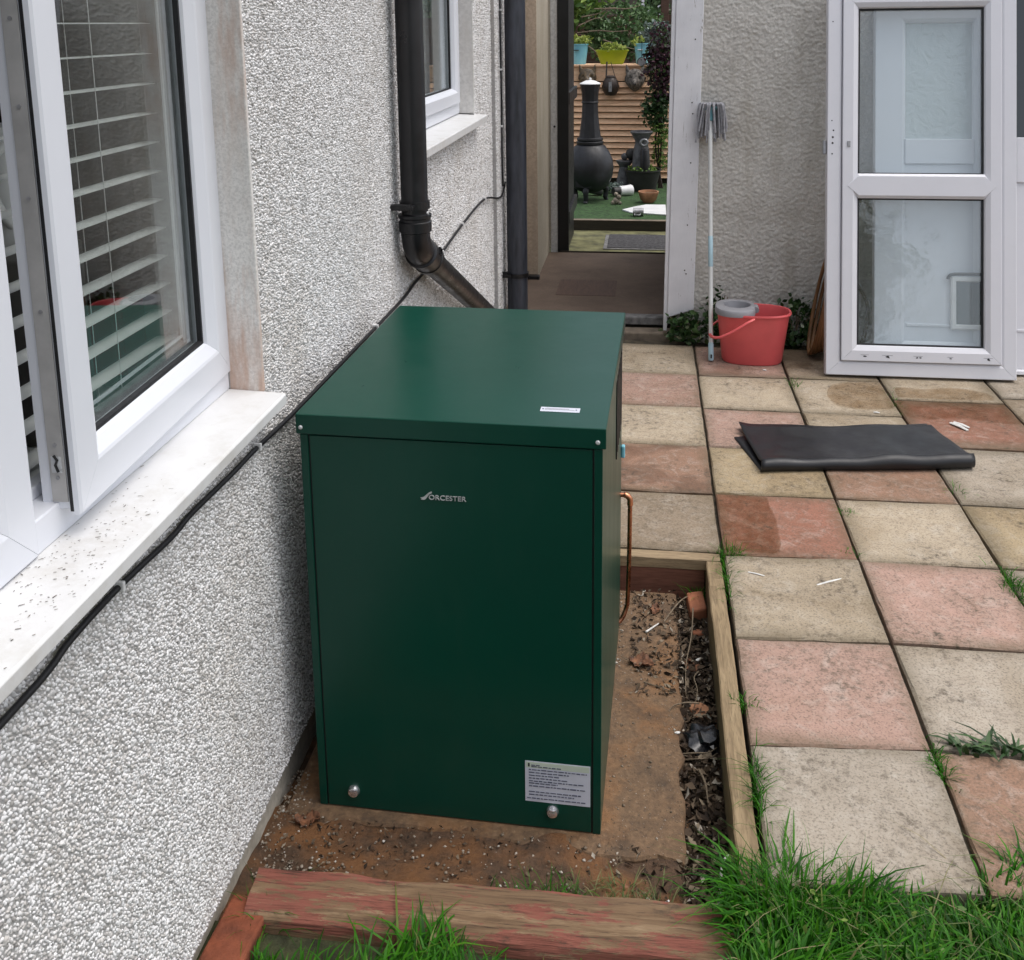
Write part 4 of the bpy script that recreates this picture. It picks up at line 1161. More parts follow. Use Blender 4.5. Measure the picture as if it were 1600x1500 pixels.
slp = thing('timber_sleeper', 'split timber sleeper with flaking red paint at the lawn edge', 'sleeper', (-0.585, -1.445, -0.10), R(1.2))
g = random.Random(5); rs = []
n = 60
for k in range(n + 1):
    t_ = k / n; x = -0.505 + 1.03 * t_
    wob = 0.006 * mnoise.noise((x * 6, 0.5, 1.0)); wob2 = 0.008 * mnoise.noise((x * 9, 2.5, 3.0)); gr = 0.004 * mnoise.noise((x * 25, 7.5, 3.0))
    y0_ = -0.068; y1_ = 0.060
    ring_ = [(x, y0_ + wob, -0.04), (x, y1_ + wob2, -0.04), (x, y1_ + wob2, 0.052 + wob), (x, y1_ - 0.014 + wob2, 0.068 + wob), (x, 0.022 + gr, 0.066 + wob2), (x, 0.004 + gr, 0.060 + wob), (x, -0.022 + gr, 0.064 + gr), (x, y0_ + 0.020 + wob, 0.055 + wob2), (x, y0_ + 0.006 + wob, 0.044 + gr), (x, y0_ + wob, 0.020 + wob2)]
    rs.append(ring_)
MB().rings(rs).build('timber', 'sleeper_wood', slp, smooth=28)
bk = thing('brick', 'worn orange brick wedged between house wall and grass', 'brick', (-1.093, -1.60, -0.115), R(-3))
mb = MB().box(-0.046, 0.046, -0.115, 0.14, 0.0, 0.062)
mb.build('block', 'brick_red', bk, 0.007, seg=3)

# ================================================================== TRENCH DEBRIS
def litter(name, n, xr, yr, z, smin, smax, mat, seed, kind='stuff', zr=0.02, flat=0.5):
    g = np.random.default_rng(seed)
    P = np.stack([g.uniform(*xr, n), g.uniform(*yr, n), z + g.uniform(0, zr, n)], 1)
    d = g.normal(0, 1, (n, 3)); d[:, 2] *= flat; d /= np.linalg.norm(d, axis=1)[:, None]
    a = g.normal(0, 1, (n, 3)); s = np.cross(d, a); s[:, 2] *= flat; s /= np.linalg.norm(s, axis=1)[:, None]; u = np.cross(s, d)
    L = g.uniform(smin, smax, n)[:, None]; w = L * g.uniform(0.25, 0.7, n)[:, None]
    V = np.zeros((n, 6, 3))
    V[:, 0] = P - d * L / 2; V[:, 1] = P + s * w / 2 + u * w * 0.25; V[:, 2] = P + d * L / 2; V[:, 3] = P - s * w / 2 + u * w * 0.25
    V[:, 4] = P + u * w * 0.05; V[:, 5] = P - u * w * 0.1
    me = np_tmpl(name, V.reshape(-1, 3), [(0, 1, 4), (1, 2, 4), (2, 3, 4), (3, 0, 4)], 6, n)
    return tag(link_mesh(name, me, mat), kind=kind)
litter('leaf_litter', 4200, (-0.175, -0.060), (-1.30, -0.06), -0.162, 0.008, 0.040, 'litter', 31, zr=0.036)
litter('leaf_litter', 420, (-0.30, -0.15), (-0.62, -0.06), -0.112, 0.006, 0.026, 'litter', 32, zr=0.008)
litter('leaf_litter', 160, (-0.32, -0.06), (-1.36, -1.16), -0.125, 0.006, 0.030, 'litter', 33, zr=0.018)
litter('leaf_litter', 520, (-1.12, -0.3), (-1.38, -1.16), -0.116, 0.003, 0.018, 'litter', 35, zr=0.012)
def pebbles(name, pos, smin, smax, mat, seed):
    g = np.random.default_rng(seed); n = len(pos)
    base_ = np.array([(1, 0, 0), (-1, 0, 0), (0, 1, 0), (0, -1, 0), (0, 0, 1), (0, 0, -1)], float)
    V = base_[None] * g.uniform(smin, smax, n)[:, None, None] * g.uniform(0.55, 1.2, (n, 6, 1))
    a = g.uniform(0, 6.28, n); c, s = np.cos(a), np.sin(a)
    X = V[:, :, 0] * c[:, None] - V[:, :, 1] * s[:, None]; Y = V[:, :, 0] * s[:, None] + V[:, :, 1] * c[:, None]
    V[:, :, 0] = X; V[:, :, 1] = Y; V[:, :, 2] *= 0.7
    V += np.asarray(pos)[:, None, :]
    fs = [(0, 2, 4), (2, 1, 4), (1, 3, 4), (3, 0, 4), (2, 0, 5), (1, 2, 5), (3, 1, 5), (0, 3, 5)]
    return tag(link_mesh(name, np_tmpl(name, V.reshape(-1, 3), fs, 6, n), mat), kind='stuff')
g = np.random.default_rng(41)
pp = []
for _ in range(220): pp.append((-1.15 + abs(g.normal(0, 0.035)), g.uniform(-1.34, -1.02), -0.112))
for _ in range(160): pp.append((g.normal(-1.02, 0.06), g.normal(-1.345, 0.02), -0.105 + g.uniform(0, 0.008)))
for _ in range(320): pp.append((g.uniform(-1.1, -0.3), g.uniform(-1.38, -1.17), -0.116 + g.uniform(0, 0.012)))
for _ in range(60): pp.append((g.uniform(-0.345, -0.17), g.uniform(-1.2, -0.1), -0.1105))
for _ in range(70): pp.append((-0.348 + abs(g.normal(0, 0.012)), g.uniform(-0.5, -0.1), -0.110))
pebbles('gravel', pp, 0.0018, 0.0058, 'gravel', 42)
pebbles('gravel', [(g.uniform(-0.345, -0.165), g.uniform(-1.2, -0.1), -0.1105) for _ in range(1000)], 0.0007, 0.0022, 'gravel', 43)

def shard(name, label, cat, loc, dims, rz, mat, seed, tilt=(0, 0)):
    g = random.Random(seed); o = thing(name, label, cat, loc, rz)
    n = 7
    prof = [(dims[0] * math.cos(2 * math.pi * k / n) * g.uniform(0.75, 1.15), dims[1] * math.sin(2 * math.pi * k / n) * g.uniform(0.75, 1.15)) for k in range(n)]
    mb = MB().rings([[(x, y, 0) for x, y in prof], [(x * 1.02, y * 1.02, dims[2] * g.uniform(0.6, 0.9)) for x, y in prof], [(x * 0.8, y * 0.8, dims[2]) for x, y in prof]])
    mb.xf(Matrix.Rotation(tilt[0], 4, 'X') @ Matrix.Rotation(tilt[1], 4, 'Y'))
    mb.build('fragment', mat, o, min(0.003, dims[2] * 0.2))
    return o
bh = thing('brick_half', 'broken orange brick lying in the far end of the trench', 'brick', (-0.092, -0.135, -0.150), R(8))
MB().rings([[(-0.030, -0.06, 0), (0.030, -0.05, 0), (0.032, 0.055, 0), (-0.026, 0.05, 0)], [(-0.028, -0.055, 0.05), (0.027, -0.045, 0.055), (0.030, 0.050, 0.062), (-0.024, 0.046, 0.058)]]).build('block', 'terracotta', bh, 0.006)
shard('pot_shard', 'small round terracotta shard just in front of the broken trench brick', 'shard', (-0.090, -0.262, -0.146), (0.022, 0.018, 0.020), 0.4, 'terracotta', 2)
shard('pot_shard', 'curved pale terracotta shard leaning on the trench edge halfway along', 'shard', (-0.098, -0.625, -0.150), (0.045, 0.028, 0.022), -0.5, 'terracotta_pale', 3, (0.5, 0.3))
# black bag scrap
g = random.Random(8); bg_ = thing('plastic_scrap', 'crumpled black plastic scrap stuffed in the trench beside the edging', 'plastic', (-0.098, -0.76, -0.155))
bm = bmesh.new(); bmesh.ops.create_icosphere(bm, subdivisions=3, radius=0.048)
for v in bm.verts:
    k = 1 + 0.55 * mnoise.noise(v.co * 38) + 0.2 * mnoise.noise(v.co * 90); v.co *= k; v.co.z *= 0.62; v.co.z += 0.025
me = bpy.data.meshes.new('film'); bm.to_mesh(me); bm.free(); link_mesh('film', me, 'black_bag', bg_, smooth=40)
# dead leaves
def dead_leaf(label, loc, size, rz, seed, mat='dead_leaf'):
    o = thing('dead_leaf', label, 'leaf', loc, rz, None); g = random.Random(seed)
    n = 11; vs = []; fs = []
    for i in range(n):
        t_ = i / (n - 1); w = size * 0.36 * math.sin(math.pi * min(1, t_ * 0.95 + 0.04)) ** 0.8 * (1.18 if i % 2 else 0.72) * g.uniform(0.85, 1.15)
        x = (t_ - 0.5) * size; lift = size * (0.05 + 0.25 * (t_ - 0.5) ** 2)
        cl_ = size * (0.10 + 0.10 * math.sin(t_ * 9 + seed)); cr_ = size * (0.16 + 0.12 * math.sin(t_ * 7 + 2 * seed))
        vs += [(x, -w, lift + cl_), (x, -w * 0.5, lift * 0.6 + cl_ * 0.25), (x, 0.02 * size * math.sin(i), lift * 0.4), (x, w * 0.55, lift * 0.6 + cr_ * 0.3), (x, w * 0.9, lift + cr_)]
    for i in range(n - 1):
        for k in range(4): a = i * 5 + k; fs.append((a, a + 1, a + 6, a + 5))
    m_ = MB().add(vs, fs).build('blade', mat, o, smooth=50)
    md = m_.modifiers.new('thick', 'SOLIDIFY'); md.thickness = 0.0008
    MB().tube([(-size * 0.5, 0, size * 0.05), (-size * 0.75, 0.004, size * 0.10)], 0.0011, 5).build('stalk', 'twig', o)
dead_leaf('curled orange-brown leaf lying left of the boiler foot', (-1.062, -1.185, -0.112), 0.060, 0.3, 1)
dead_leaf('large curled brown leaf on the concrete right of the boiler', (-0.268, -0.475, -0.110), 0.075, -0.2, 2)
dead_leaf('small brown leaf on soil in front of the boiler right corner', (-0.29, -1.29, -0.118), 0.045, 0.5, 3)
dead_leaf('dark leaf beside the copper pipe foot', (-0.225, -0.19, -0.110), 0.050, 1.2, 4)
dead_leaf('brown leaf behind the black plastic scrap', (-0.120, -0.44, -0.135), 0.055, 2.0, 5)
# roots and twigs
def twig(label, pts, r, mat='twig', name='root', cat='root'):
    p0 = Vector(pts[0]); o = thing(name, label, cat, p0)
    sp_ = smooth_path([Vector(p) - p0 for p in pts], 5); n = len(sp_)
    MB().tube(sp_, [r * (1 - 0.55 * k / n) for k in range(n)], 6).build('strand', mat, o, smooth=60)
twig('long thin root curving from the trench brick towards the boiler', [(-0.20, -0.25, -0.11), (-0.15, -0.16, -0.092), (-0.11, -0.10, -0.10), (-0.085, -0.08, -0.115)], 0.0028)
twig('pale root running down from the broken trench brick', [(-0.105, -0.20, -0.085), (-0.115, -0.33, -0.10), (-0.135, -0.45, -0.118), (-0.14, -0.58, -0.128)], 0.0028)
twig('wavy root above the curved terracotta shard', [(-0.10, -0.48, -0.118), (-0.115, -0.53, -0.105), (-0.108, -0.58, -0.108), (-0.118, -0.64, -0.12)], 0.0026)
twig('forked root left of the curved terracotta shard', [(-0.105, -0.63, -0.115), (-0.14, -0.65, -0.100), (-0.175, -0.66, -0.105), (-0.19, -0.68, -0.111)], 0.0026)
for k in range(2): twig(['upper', 'lower'][k] + ' of two pale roots crossing below the black plastic scrap', [(-0.155 + 0.006 * k, -0.82 - 0.022 * k, -0.130), (-0.12, -0.835 - 0.022 * k, -0.112), (-0.09, -0.83 - 0.020 * k, -0.112), (-0.066, -0.80 - 0.022 * k, -0.118)], 0.0024)
twig('straight root end standing in the trench below the two crossing roots', [(-0.118, -0.90, -0.11), (-0.105, -0.95, -0.105), (-0.10, -1.0, -0.12)], 0.0036)
twig('thin dark twig lying on the concrete right of the large leaf', [(-0.26, -0.56, -0.109), (-0.21, -0.585, -0.106), (-0.165, -0.60, -0.109)], 0.0020)
twig('pale stick leaning on the sleeper below the boiler corner', [(-0.250, -1.31, -0.112), (-0.225, -1.345, -0.09), (-0.205, -1.385, -0.036)], 0.0042, 'white_bit', 'stick', 'stick')
twig('pale bent stick poking out by the grass at the trench end', [(-0.096, -1.33, -0.10), (-0.092, -1.30, -0.055), (-0.085, -1.275, -0.030), (-0.073, -1.26, -0.026)], 0.0044, 'white_bit', 'stick', 'stick')
twig('short white stick lying on the concrete below the copper pipe', [(-0.255, -0.315, -0.106), (-0.215, -0.265, -0.105)], 0.0036, 'white_bit', 'stick', 'stick')
shard('white_fragment', 'small white fragment at the trench edge by the plastic scrap', 'fragment', (-0.168, -0.765, -0.111), (0.009, 0.005, 0.003), 0.3, 'white_bit', 4)
shard('white_fragment', 'flat white fragment lying in the litter halfway down the trench', 'fragment', (-0.098, -0.405, -0.130), (0.009, 0.005, 0.002), 0.9, 'white_bit', 6)

# bits on the slabs
def bit(label, a, b, r, flat=0.4):
    p0 = Vector(a); o = thing('white_chip', label, 'chip', p0)
    m_ = (Vector(a) + Vector(b)) / 2 - p0; m_.z += r * 0.3
    MB().tube([(0, 0, 0), m_, Vector(b) - p0], [r * 0.8, r, r * 0.7], 6, flat=flat).build('sliver', 'white_bit', o)
bit('white sliver on the buff slab in front of the wet red one', (0.285, -0.165, 0.004), (0.368, -0.118, 0.004), 0.0042)
bit('short pale sliver on the buff slab next to the edging board', (0.075, -0.11, 0.004), (0.125, -0.128, 0.004), 0.0035)
bit('longer of two white chips on the red slab right of the mat', (1.085, 1.265, 0.006), (1.135, 1.185, 0.006), 0.011)
bit('shorter of two white chips on the red slab right of the mat', (1.102, 1.275, 0.006), (1.15, 1.215, 0.006), 0.009)
bit('small white chip on the damp slab behind the mat', (0.775, 1.365, 0.004), (0.80, 1.36, 0.004), 0.006)
bit('tiny white chip in front of the red bucket', (0.335, 1.905, 0.004), (0.352, 1.90, 0.004), 0.006)

# ================================================================== RUBBER MAT (folded double)
mat_ = thing('rubber_mat', 'black rubber mat folded over on the paving slabs', 'mat', (0.57, 0.95, 0.0))
nt, rows_ = 44, []
def lerp(a, b, t_): return a + (b - a) * t_
for i in range(nt + 1):
    t_ = i / nt; pr = []
    yf = lerp(0.655, 0.775, t_) + 0.006 * math.sin(t_ * 7); ybk = lerp(1.00, 1.24, t_); ytk = lerp(1.105, 1.205, t_) + 0.010 * math.sin(t_ * 5 + 1)
    rr = lerp(0.021, 0.031, t_) * (1 + 0.10 * math.sin(t_ * 11 + 1.0) + 0.06 * math.sin(t_ * 23))
    for k in range(9):
        s_ = k / 8; pr.append((lerp(lerp(0.118, 0.195, s_), lerp(0.975, 1.043, s_), t_), lerp(ybk, yf + rr, s_), 0.0035 + 0.004 * (1 - s_) * (1 + math.sin(t_ * 9)) * 0.5))
    for k in range(1, 12):
        a = R(-90 - 180 * k / 11)
        pr.append((lerp(0.195 + 0.002 * math.sin(a), 1.043, t_), yf + rr + rr * math.cos(a) * 1.15, rr + 0.0035 + rr * math.sin(a)))
    zt0 = 2 * rr + 0.0035
    for k in range(1, 15):
        s_ = k / 14
        zz = zt0 - (zt0 - 0.012) * (s_ ** 0.42) + 0.0022 * math.sin(t_ * 17 + s_ * 9) * s_ + 0.003 * math.sin(t_ * 6 + s_ * 4) + 0.013 * max(0, s_ - 0.75) * 4 * (0.5 + 0.5 * math.sin(t_ * 8.5 + 0.8)) * (1.0 - 0.4 * t_)
        if t_ < 0.06: zz += 0.010 * (0.06 - t_) / 0.06 * s_
        pr.append((lerp(lerp(0.196, 0.146, s_), lerp(1.043, 0.985, s_), t_), lerp(yf + rr, ytk, s_), zz))
    rows_.append([(x - 0.57, y - 0.95, z) for x, y, z in pr])
np_ = len(rows_[0]); vs = [p for r in rows_ for p in r]
fs = [(i * np_ + k, (i + 1) * np_ + k, (i + 1) * np_ + k + 1, i * np_ + k + 1) for i in range(nt) for k in range(np_ - 1)]
o = MB().add(vs, fs).build('sheet', 'rubber_mat', mat_, smooth=50)
md = o.modifiers.new('thick', 'SOLIDIFY'); md.thickness = 0.0034; md.offset = 0.0

# ================================================================== MOP AND BUCKET
mop = thing('mop', 'grey string mop leaning head-up against the roughcast wall', 'mop', (0.078, 2.02, 0.0))
top = Vector((-0.016, 0.385, 1.315)); foot = Vector((0, 0, 0.006)); dv = (top - foot).normalized()
MB().tube([foot + dv * 0.09, top - dv * 0.04], 0.0115, 16).build('pole', 'mop_pole', mop, smooth=60)
MB().tube([foot, foot + dv * 0.004, foot + dv * 0.088, foot + dv * 0.096], [0.011, 0.0145, 0.0145, 0.012], 16).build('grip', 'pole_sleeve', mop, smooth=50)
MB().box(-0.004, 0.004, -0.0165, -0.013, 0.025, 0.045).build('hanging_hole', 'stain_black', mop)
MB().tube([foot + dv * 0.50, foot + dv * 0.502, foot + dv * 0.66, foot + dv * 0.664], [0.0117, 0.0128, 0.0128, 0.0117], 16).build('sleeve', 'pole_sleeve', mop, smooth=50)
MB().tube([top - dv * 0.075, top - dv * 0.07, top - dv * 0.02, top], [0.012, 0.017, 0.021, 0.024], 16).build('socket', 'blue_plastic', mop, smooth=50)
MB().tube([top + Vector((-0.045, 0, 0)), top + Vector((0.045, 0, 0.004))], 0.016, 12).build('clamp', 'blue_plastic', mop, smooth=50)
g = random.Random(4)
for k in range(40):
    a = g.uniform(-1, 1); fb = g.uniform(-1, 1)
    st = top + Vector((a * 0.045, fb * 0.012, 0.008)); out_ = Vector((a * 0.042 + g.uniform(-0.012, 0.012), -0.012 + fb * 0.025, 0))
    ln_ = g.uniform(0.12, 0.20)
    pts_ = [st, st + Vector((out_.x * 0.5, out_.y * 0.8, 0.014)), st + out_ * 0.9 + Vector((0, 0, -ln_ * 0.35)), st + out_ + Vector((g.uniform(-0.012, 0.012), 0, -ln_))]
    MB().tube(smooth_path(pts_, 4), [0.0052 * g.uniform(0.8, 1.15) for _ in range(13)], 6).build('string', 'mop_cotton', mop, smooth=60)

bkt = thing('mop_bucket', 'red plastic mop bucket with a grey wringer beside the mop', 'bucket', (0.293, 2.065, 0.002), R(-3))
def oval(ax, ay, z, n=40, p=2.4):
    out_ = []
    for k in range(n):
        a = 2 * math.pi * k / n; c, s = math.cos(a), math.sin(a)
        out_.append((ax * math.copysign(abs(c) ** (2 / p), c), ay * math.copysign(abs(s) ** (2 / p), s), z))
    return out_
MB().rings([oval(0.120, 0.070, 0.006), oval(0.150, 0.092, 0.0), oval(0.157, 0.098, 0.012), oval(0.186, 0.119, 0.262), oval(0.195, 0.127, 0.264), oval(0.197, 0.129, 0.270), oval(0.193, 0.126, 0.278), oval(0.185, 0.119, 0.276), oval(0.180, 0.114, 0.255), oval(0.150, 0.090, 0.02)]).build('pail', 'red_plastic', bkt, smooth=40)
# wringer covering the left half: plate with a hole and cone
ns = 32; outer = []; inner = []; cone = []
for k in range(ns):
    a = 2 * math.pi * k / ns; c, s = math.cos(a), math.sin(a)
    ox = -0.090 + 0.108 * math.copysign(abs(c) ** 0.8, c); oy = 0.128 * math.copysign(abs(s) ** 0.8, s)
    if ox > 0.008: ox = 0.008
    outer.append((ox, oy)); inner.append((-0.085 + 0.070 * c, 0.070 * s)); cone.append((-0.085 + 0.050 * c, 0.050 * s))
MB().rings([[(x * 1.0, y, 0.266) for x, y in outer], [(x, y, 0.290) for x, y in outer], [(x * 0.97 - 0.002, y * 0.95, 0.298) for x, y in outer], [(x, y, 0.306) for x, y in [(p[0] * 1.06 + 0.005, p[1] * 1.12) for p in inner]], [(x, y, 0.303) for x, y in inner], [(x, y, 0.22) for x, y in cone]], True, False).build('wringer', 'grey_plastic', bkt, smooth=40)
MB().rings([[(x, y, 0.221) for x, y in cone], [(x * 0.99, y * 0.99, 0.217) for x, y in cone]]).build('wringer_base', 'pot_dark', bkt)
MB().cyl((0.012, -0.030, 0.284), (0.012, 0.03, 0.284), 0.017, 14).build('hinge', 'grey_plastic', bkt, smooth=40)
hp = [(0.0, -0.130, 0.262), (-0.035, -0.150, 0.248), (-0.10, -0.158, 0.205), (-0.165, -0.145, 0.165), (-0.205, -0.09, 0.145), (-0.222, 0.0, 0.140), (-0.205, 0.09, 0.160), (-0.10, 0.150, 0.215), (0.0, 0.132, 0.262)]
MB().tube(smooth_path(hp, 5), 0.0085, 8, flat=0.7).build('handle', 'red_plastic', bkt, smooth=60)

# ================================================================== DOORS LEANING ON THE WALL
LEAN = 13.6
def door_empty(name, label, x, y, z):
    o = thing(name, label, 'door', (x, y, z)); o.rotation_euler = (R(90 - LEAN), 0, 0); return o
I4 = Matrix.Identity(4)
d1 = door_empty('glazed_door', 'white plastic glazed door in its frame leaning in front of other doors', 0.637, 1.832, 0.016)
DW, DH = 0.915, 2.02
PFo = [(0.0, -0.055), (0.0, -0.003), (0.003, 0.0), (0.058, 0.0), (0.070, -0.006), (0.072, -0.012), (0.072, -0.055)]
mitred(DW, DH, PFo, I4, '', 'upvc_old', d1, 0.0006, names={'b': 'frame_rail', 't': 'frame_rail', 'l': 'frame_post', 'r': 'frame_post'})
PSo = [(0.0, -0.050), (0.0, 0.008), (0.003, 0.011), (0.052, 0.011), (0.074, 0.000), (0.080, -0.012), (0.080, -0.050)]
Ms = Matrix.Translation((0.0735, 0.0735, 0))
mitred(DW - 0.147, DH - 0.147, PSo, Ms, '', 'upvc_old', d1, 0.0006)
# transom with pointed ends
def transom(xa, xb, ya, yb, z1, z0, e):
    ym = (ya + yb) / 2
    p = [(xa, ya), (xb, ya), (xb + e, ym), (xb, yb), (xa, yb), (xa - e, ym)]
    cx_ = (xa + xb) / 2
    m_ = MB(); 
    m_.rings([[(x, y, z0) for x, y in p], [(x, y, z1 - 0.012) for x, y in p], [(x, ym + (y - ym) * 0.78, z1) for x, y in p]])
    return m_
gx0, gx1 = 0.154, DW - 0.154
transom(gx0, gx1, 0.895, 1.020, 0.0125, -0.05, 0.055).build('transom', 'upvc_old', d1)
for ya, yb in ((0.150, 0.90), (1.015, DH - 0.150)):
    pn = MB().box(gx0 - 0.008, gx1 + 0.008, ya, yb, -0.030, -0.026).build('pane', 'glass_door', d1)
    Wg, Hg = gx1 - gx0 + 0.002, yb - ya - 0.006
    mitred(Wg, Hg, [(0.0, -0.025), (0.0, -0.010), (0.008, -0.012), (0.008, -0.025)], Matrix.Translation((gx0 - 0.001, ya + 0.003, 0)), '', 'black_rubber', pn, 0.0, names={k: 'gasket' for k in 'brtl'})
for xx, yy, s_ in ((0.024, 1.12, 0.007), (0.026, 1.175, 0.010), (0.027, 1.205, 0.010), (0.030, 1.24, 0.008), (0.022, 1.29, 0.006), (0.024, 1.80, 0.006)):
    MB().lathe([(s_ * 0.55, 0.0002), (s_ * 0.5, 0.0010)], 9, (xx, yy, 0)).build('fixing_hole', 'stain_black', d1)
MB().box(0.096, 0.112, 1.155, 1.185, 0.0112, 0.015).build('keep', 'galvanised', d1, 0.002)
MB().box(-0.018, -0.001, 1.12, 1.19, -0.04, -0.015).build('hinge', 'galvanised', d1, 0.003)
g = random.Random(12)
for xx in (0.19, 0.30, 0.44, 0.455, 0.60, 0.78):
    n_ = 7; mb = MB(); s_ = g.uniform(0.006, 0.012)
    r1_ = [(xx + s_ * g.uniform(0.5, 1.3) * math.cos(2 * math.pi * k / n_), 0.098 + s_ * 0.6 * g.uniform(0.5, 1.3) * math.sin(2 * math.pi * k / n_)) for k in range(n_)]
    mb.rings([[(x, y, 0.0111) for x, y in r1_], [(x, y, 0.0116) for x, y in r1_]]).build('scuff', 'stain_black', d1)
    MB().box(xx - s_ * 2.5, xx + s_ * 2.0, 0.105, 0.1062, 0.0111, 0.0114).build('scratch', 'stain_black', d1)

d2 = door_empty('back_door', 'white panelled door with a cat flap standing behind the glazed door', 0.895, 1.945, 0.012)
W2_, H2_ = 0.64, 1.95
mitred(W2_, H2_, [(0.0, -0.05), (0.0, -0.003), (0.003, 0.0), (0.135, 0.0), (0.150, -0.010), (0.154, -0.02), (0.154, -0.05)], I4, '', 'upvc', d2, 0.0006)
MB().box(0.150, W2_ - 0.150, 1.06, 1.19, -0.05, -0.002).build('transom', 'upvc', d2, 0.004)
pn = MB().box(0.148, W2_ - 0.148, 1.185, H2_ - 0.15, -0.034, -0.028).build('pane', 'glass_obscure', d2)
MB().box(0.147, W2_ - 0.147, 1.185, H2_ - 0.15, -0.048, -0.040).build('backing', 'white_slat', d2)
lp = MB().box(0.148, W2_ - 0.148, 0.148, 1.065, -0.045, -0.012).build('lower_panel', 'upvc', d2)
MB().box(0.16, W2_ - 0.16, 0.225, 0.240, -0.0118, -0.006).build('bead', 'upvc', lp, 0.003)
cfp = MB(); 
mitred(0.20, 0.27, [(0.0, -0.012), (0.0, 0.010), (0.006, 0.014), (0.022, 0.014), (0.026, 0.008), (0.026, -0.012)], Matrix.Translation((0.375, 0.215, 0)), '', 'white_plastic', lp, 0.0, names={k: 'flap_frame' for k in 'brtl'})
MB().box(0.40, 0.55, 0.24, 0.46, 0.000, 0.003).build('flap_pane', 'glass_dark', lp)
MB().box(0.40, 0.55, 0.24, 0.46, -0.010, -0.006).build('flap_back', 'pot_dark', lp)
MB().tube(smooth_path([(0.358, 0.47, 0.010), (0.372, 0.492, 0.012), (0.42, 0.497, 0.012), (0.56, 0.497, 0.012)], 4), 0.008, 8).build('flap_hood', 'black_plastic', lp, smooth=60)
d3 = door_empty('side_door', 'white door with dark glass cut off at the right edge of the photo', 1.553, 1.93, 0.012)
mitred(0.80, 2.0, [(0.0, -0.05), (0.0, -0.003), (0.003, 0.0), (0.018, 0.0), (0.026, -0.010), (0.030, -0.02), (0.030, -0.05)], I4, '', 'upvc_old', d3, 0.0006)
MB().box(0.031, 0.768, 0.97, 1.20, -0.05, -0.002).build('transom', 'upvc_old', d3, 0.004)
MB().box(0.028, 0.772, 1.195, 1.972, -0.034, -0.028).build('pane', 'glass_dark', d3)
lp = MB().box(0.028, 0.772, 0.028, 0.975, -0.045, -0.012).build('lower_panel', 'upvc_old', d3)
MB().box(0.029, 0.771, 1.20, 1.97, -0.048, -0.044).build('backing', 'pot_dark', d3)
MB().box(0.035, 0.765, 0.215, 0.228, -0.0118, -0.007).build('bead', 'upvc_old', lp, 0.003)
mb_ = thing('junction_box', 'small white socket box on the wall behind the glazed door', 'box', (0.87, 2.40, 0.27))
MB().box(-0.035, 0.035, -0.02, 0.05, -0.075, 0.075).build('case', 'white_plastic', mb_, 0.004)
for zz in (-0.04, 0.02): MB().box(-0.012, 0.012, -0.024, -0.0205, zz, zz + 0.02).build('socket', 'pot_dark', mb_)

# coil of old hose stuffed between wall and doors
hs_ = thing('hose_coil', 'orange-brown coil of old hose tucked behind the left side of the doors', 'hose', (0.70, 2.17, 0.0))
for k in range(6):
    pts_ = []
    for i in range(21):
        a = 2 * math.pi * i / 20
        pts_.append((0.012 * k + 0.045 * math.sin(a + 0.3 * k) - 0.05, (0.13 + 0.010 * k) * math.cos(a), 0.30 - 0.018 * k + (0.285 - 0.024 * k) * math.sin(a)))
    MB().tube(pts_, 0.010, 7).build('loop', 'orange_hose', hs_, smooth=60)
for k, (x0_, x1_, zz) in enumerate(((0.78, 0.90, 0.95), (0.84, 0.74, 0.9), (0.92, 0.80, 0.55))):
    twig(['tallest', 'middle', 'shortest'][k] + ' dry brown stem growing behind the glazed door', [(x0_, 2.38, 0.0), (x0_ + 0.02, 2.36, zz * 0.4), ((x0_ + x1_) / 2, 2.37, zz * 0.7), (x1_, 2.39, zz)], 0.014, 'twig', 'dry_stem', 'stem')

# ================================================================== PLANTS ON THE PATIO
def plant(name, label, cat, loc, pts, size, mat, seed, stems=6, spread=0.1, h=0.2, group=None):
    o = thing(name, label, cat, loc, 0, group)
    leaf_cloud('leaves', np.asarray(pts), size, mat, o, seed)
    g = random.Random(seed); mb = MB()
    for k in range(stems):
        a = g.uniform(0, 6.28); rr = spread * g.uniform(0.3, 1)
        mb.tube(smooth_path([(0, 0, 0), (rr * 0.4 * math.cos(a), rr * 0.4 * math.sin(a), h * 0.5), (rr * math.cos(a), rr * math.sin(a), h * g.uniform(0.6, 1.0))], 3), 0.0025, 5)
    mb.build('stems', 'twig', o)
    return o
plant('ivy_plant', 'dark ivy growing at the foot of the white door post', 'ivy', (-0.02, 2.38, 0.0), clumps((0.02, -0.04, 0.075), (0.14, 0.06, 0.085), 26, 12, 0.022, 3), 0.040, 'leaf_ivy', 3, 8, 0.14, 0.16)
plant('ivy_plant', 'dark leafy ivy growing behind the right end of the red bucket', 'ivy', (0.56, 2.36, 0.0), clumps((0, 0, 0.10), (0.11, 0.06, 0.15), 30, 12, 0.024, 4), 0.038, 'leaf_ivy', 4, 8, 0.12, 0.24)
plant('ivy_plant', 'few ivy leaves showing between the mop pole and bucket', 'ivy', (0.12, 2.36, 0.0), clumps((0.03, 0, 0.17), (0.09, 0.04, 0.17), 18, 8, 0.020, 5), 0.036, 'leaf_ivy', 5, 5, 0.08, 0.28)
# wild dock in the slab joint
wd_ = thing('weed', 'dark broad-leaved weed in the joint at the right photo edge', 'weed', (0.56, -0.885, 0.0))
g = np.random.default_rng(3)
pw = np.array([(g.uniform(-0.06, 0.11), g.normal(0, 0.008), -0.006) for _ in range(46)])
blades('leaves', pw, g.uniform(0.025, 0.05, 46), 0.011, 1.5, 'leaf_ivy', wd_, None, 8)

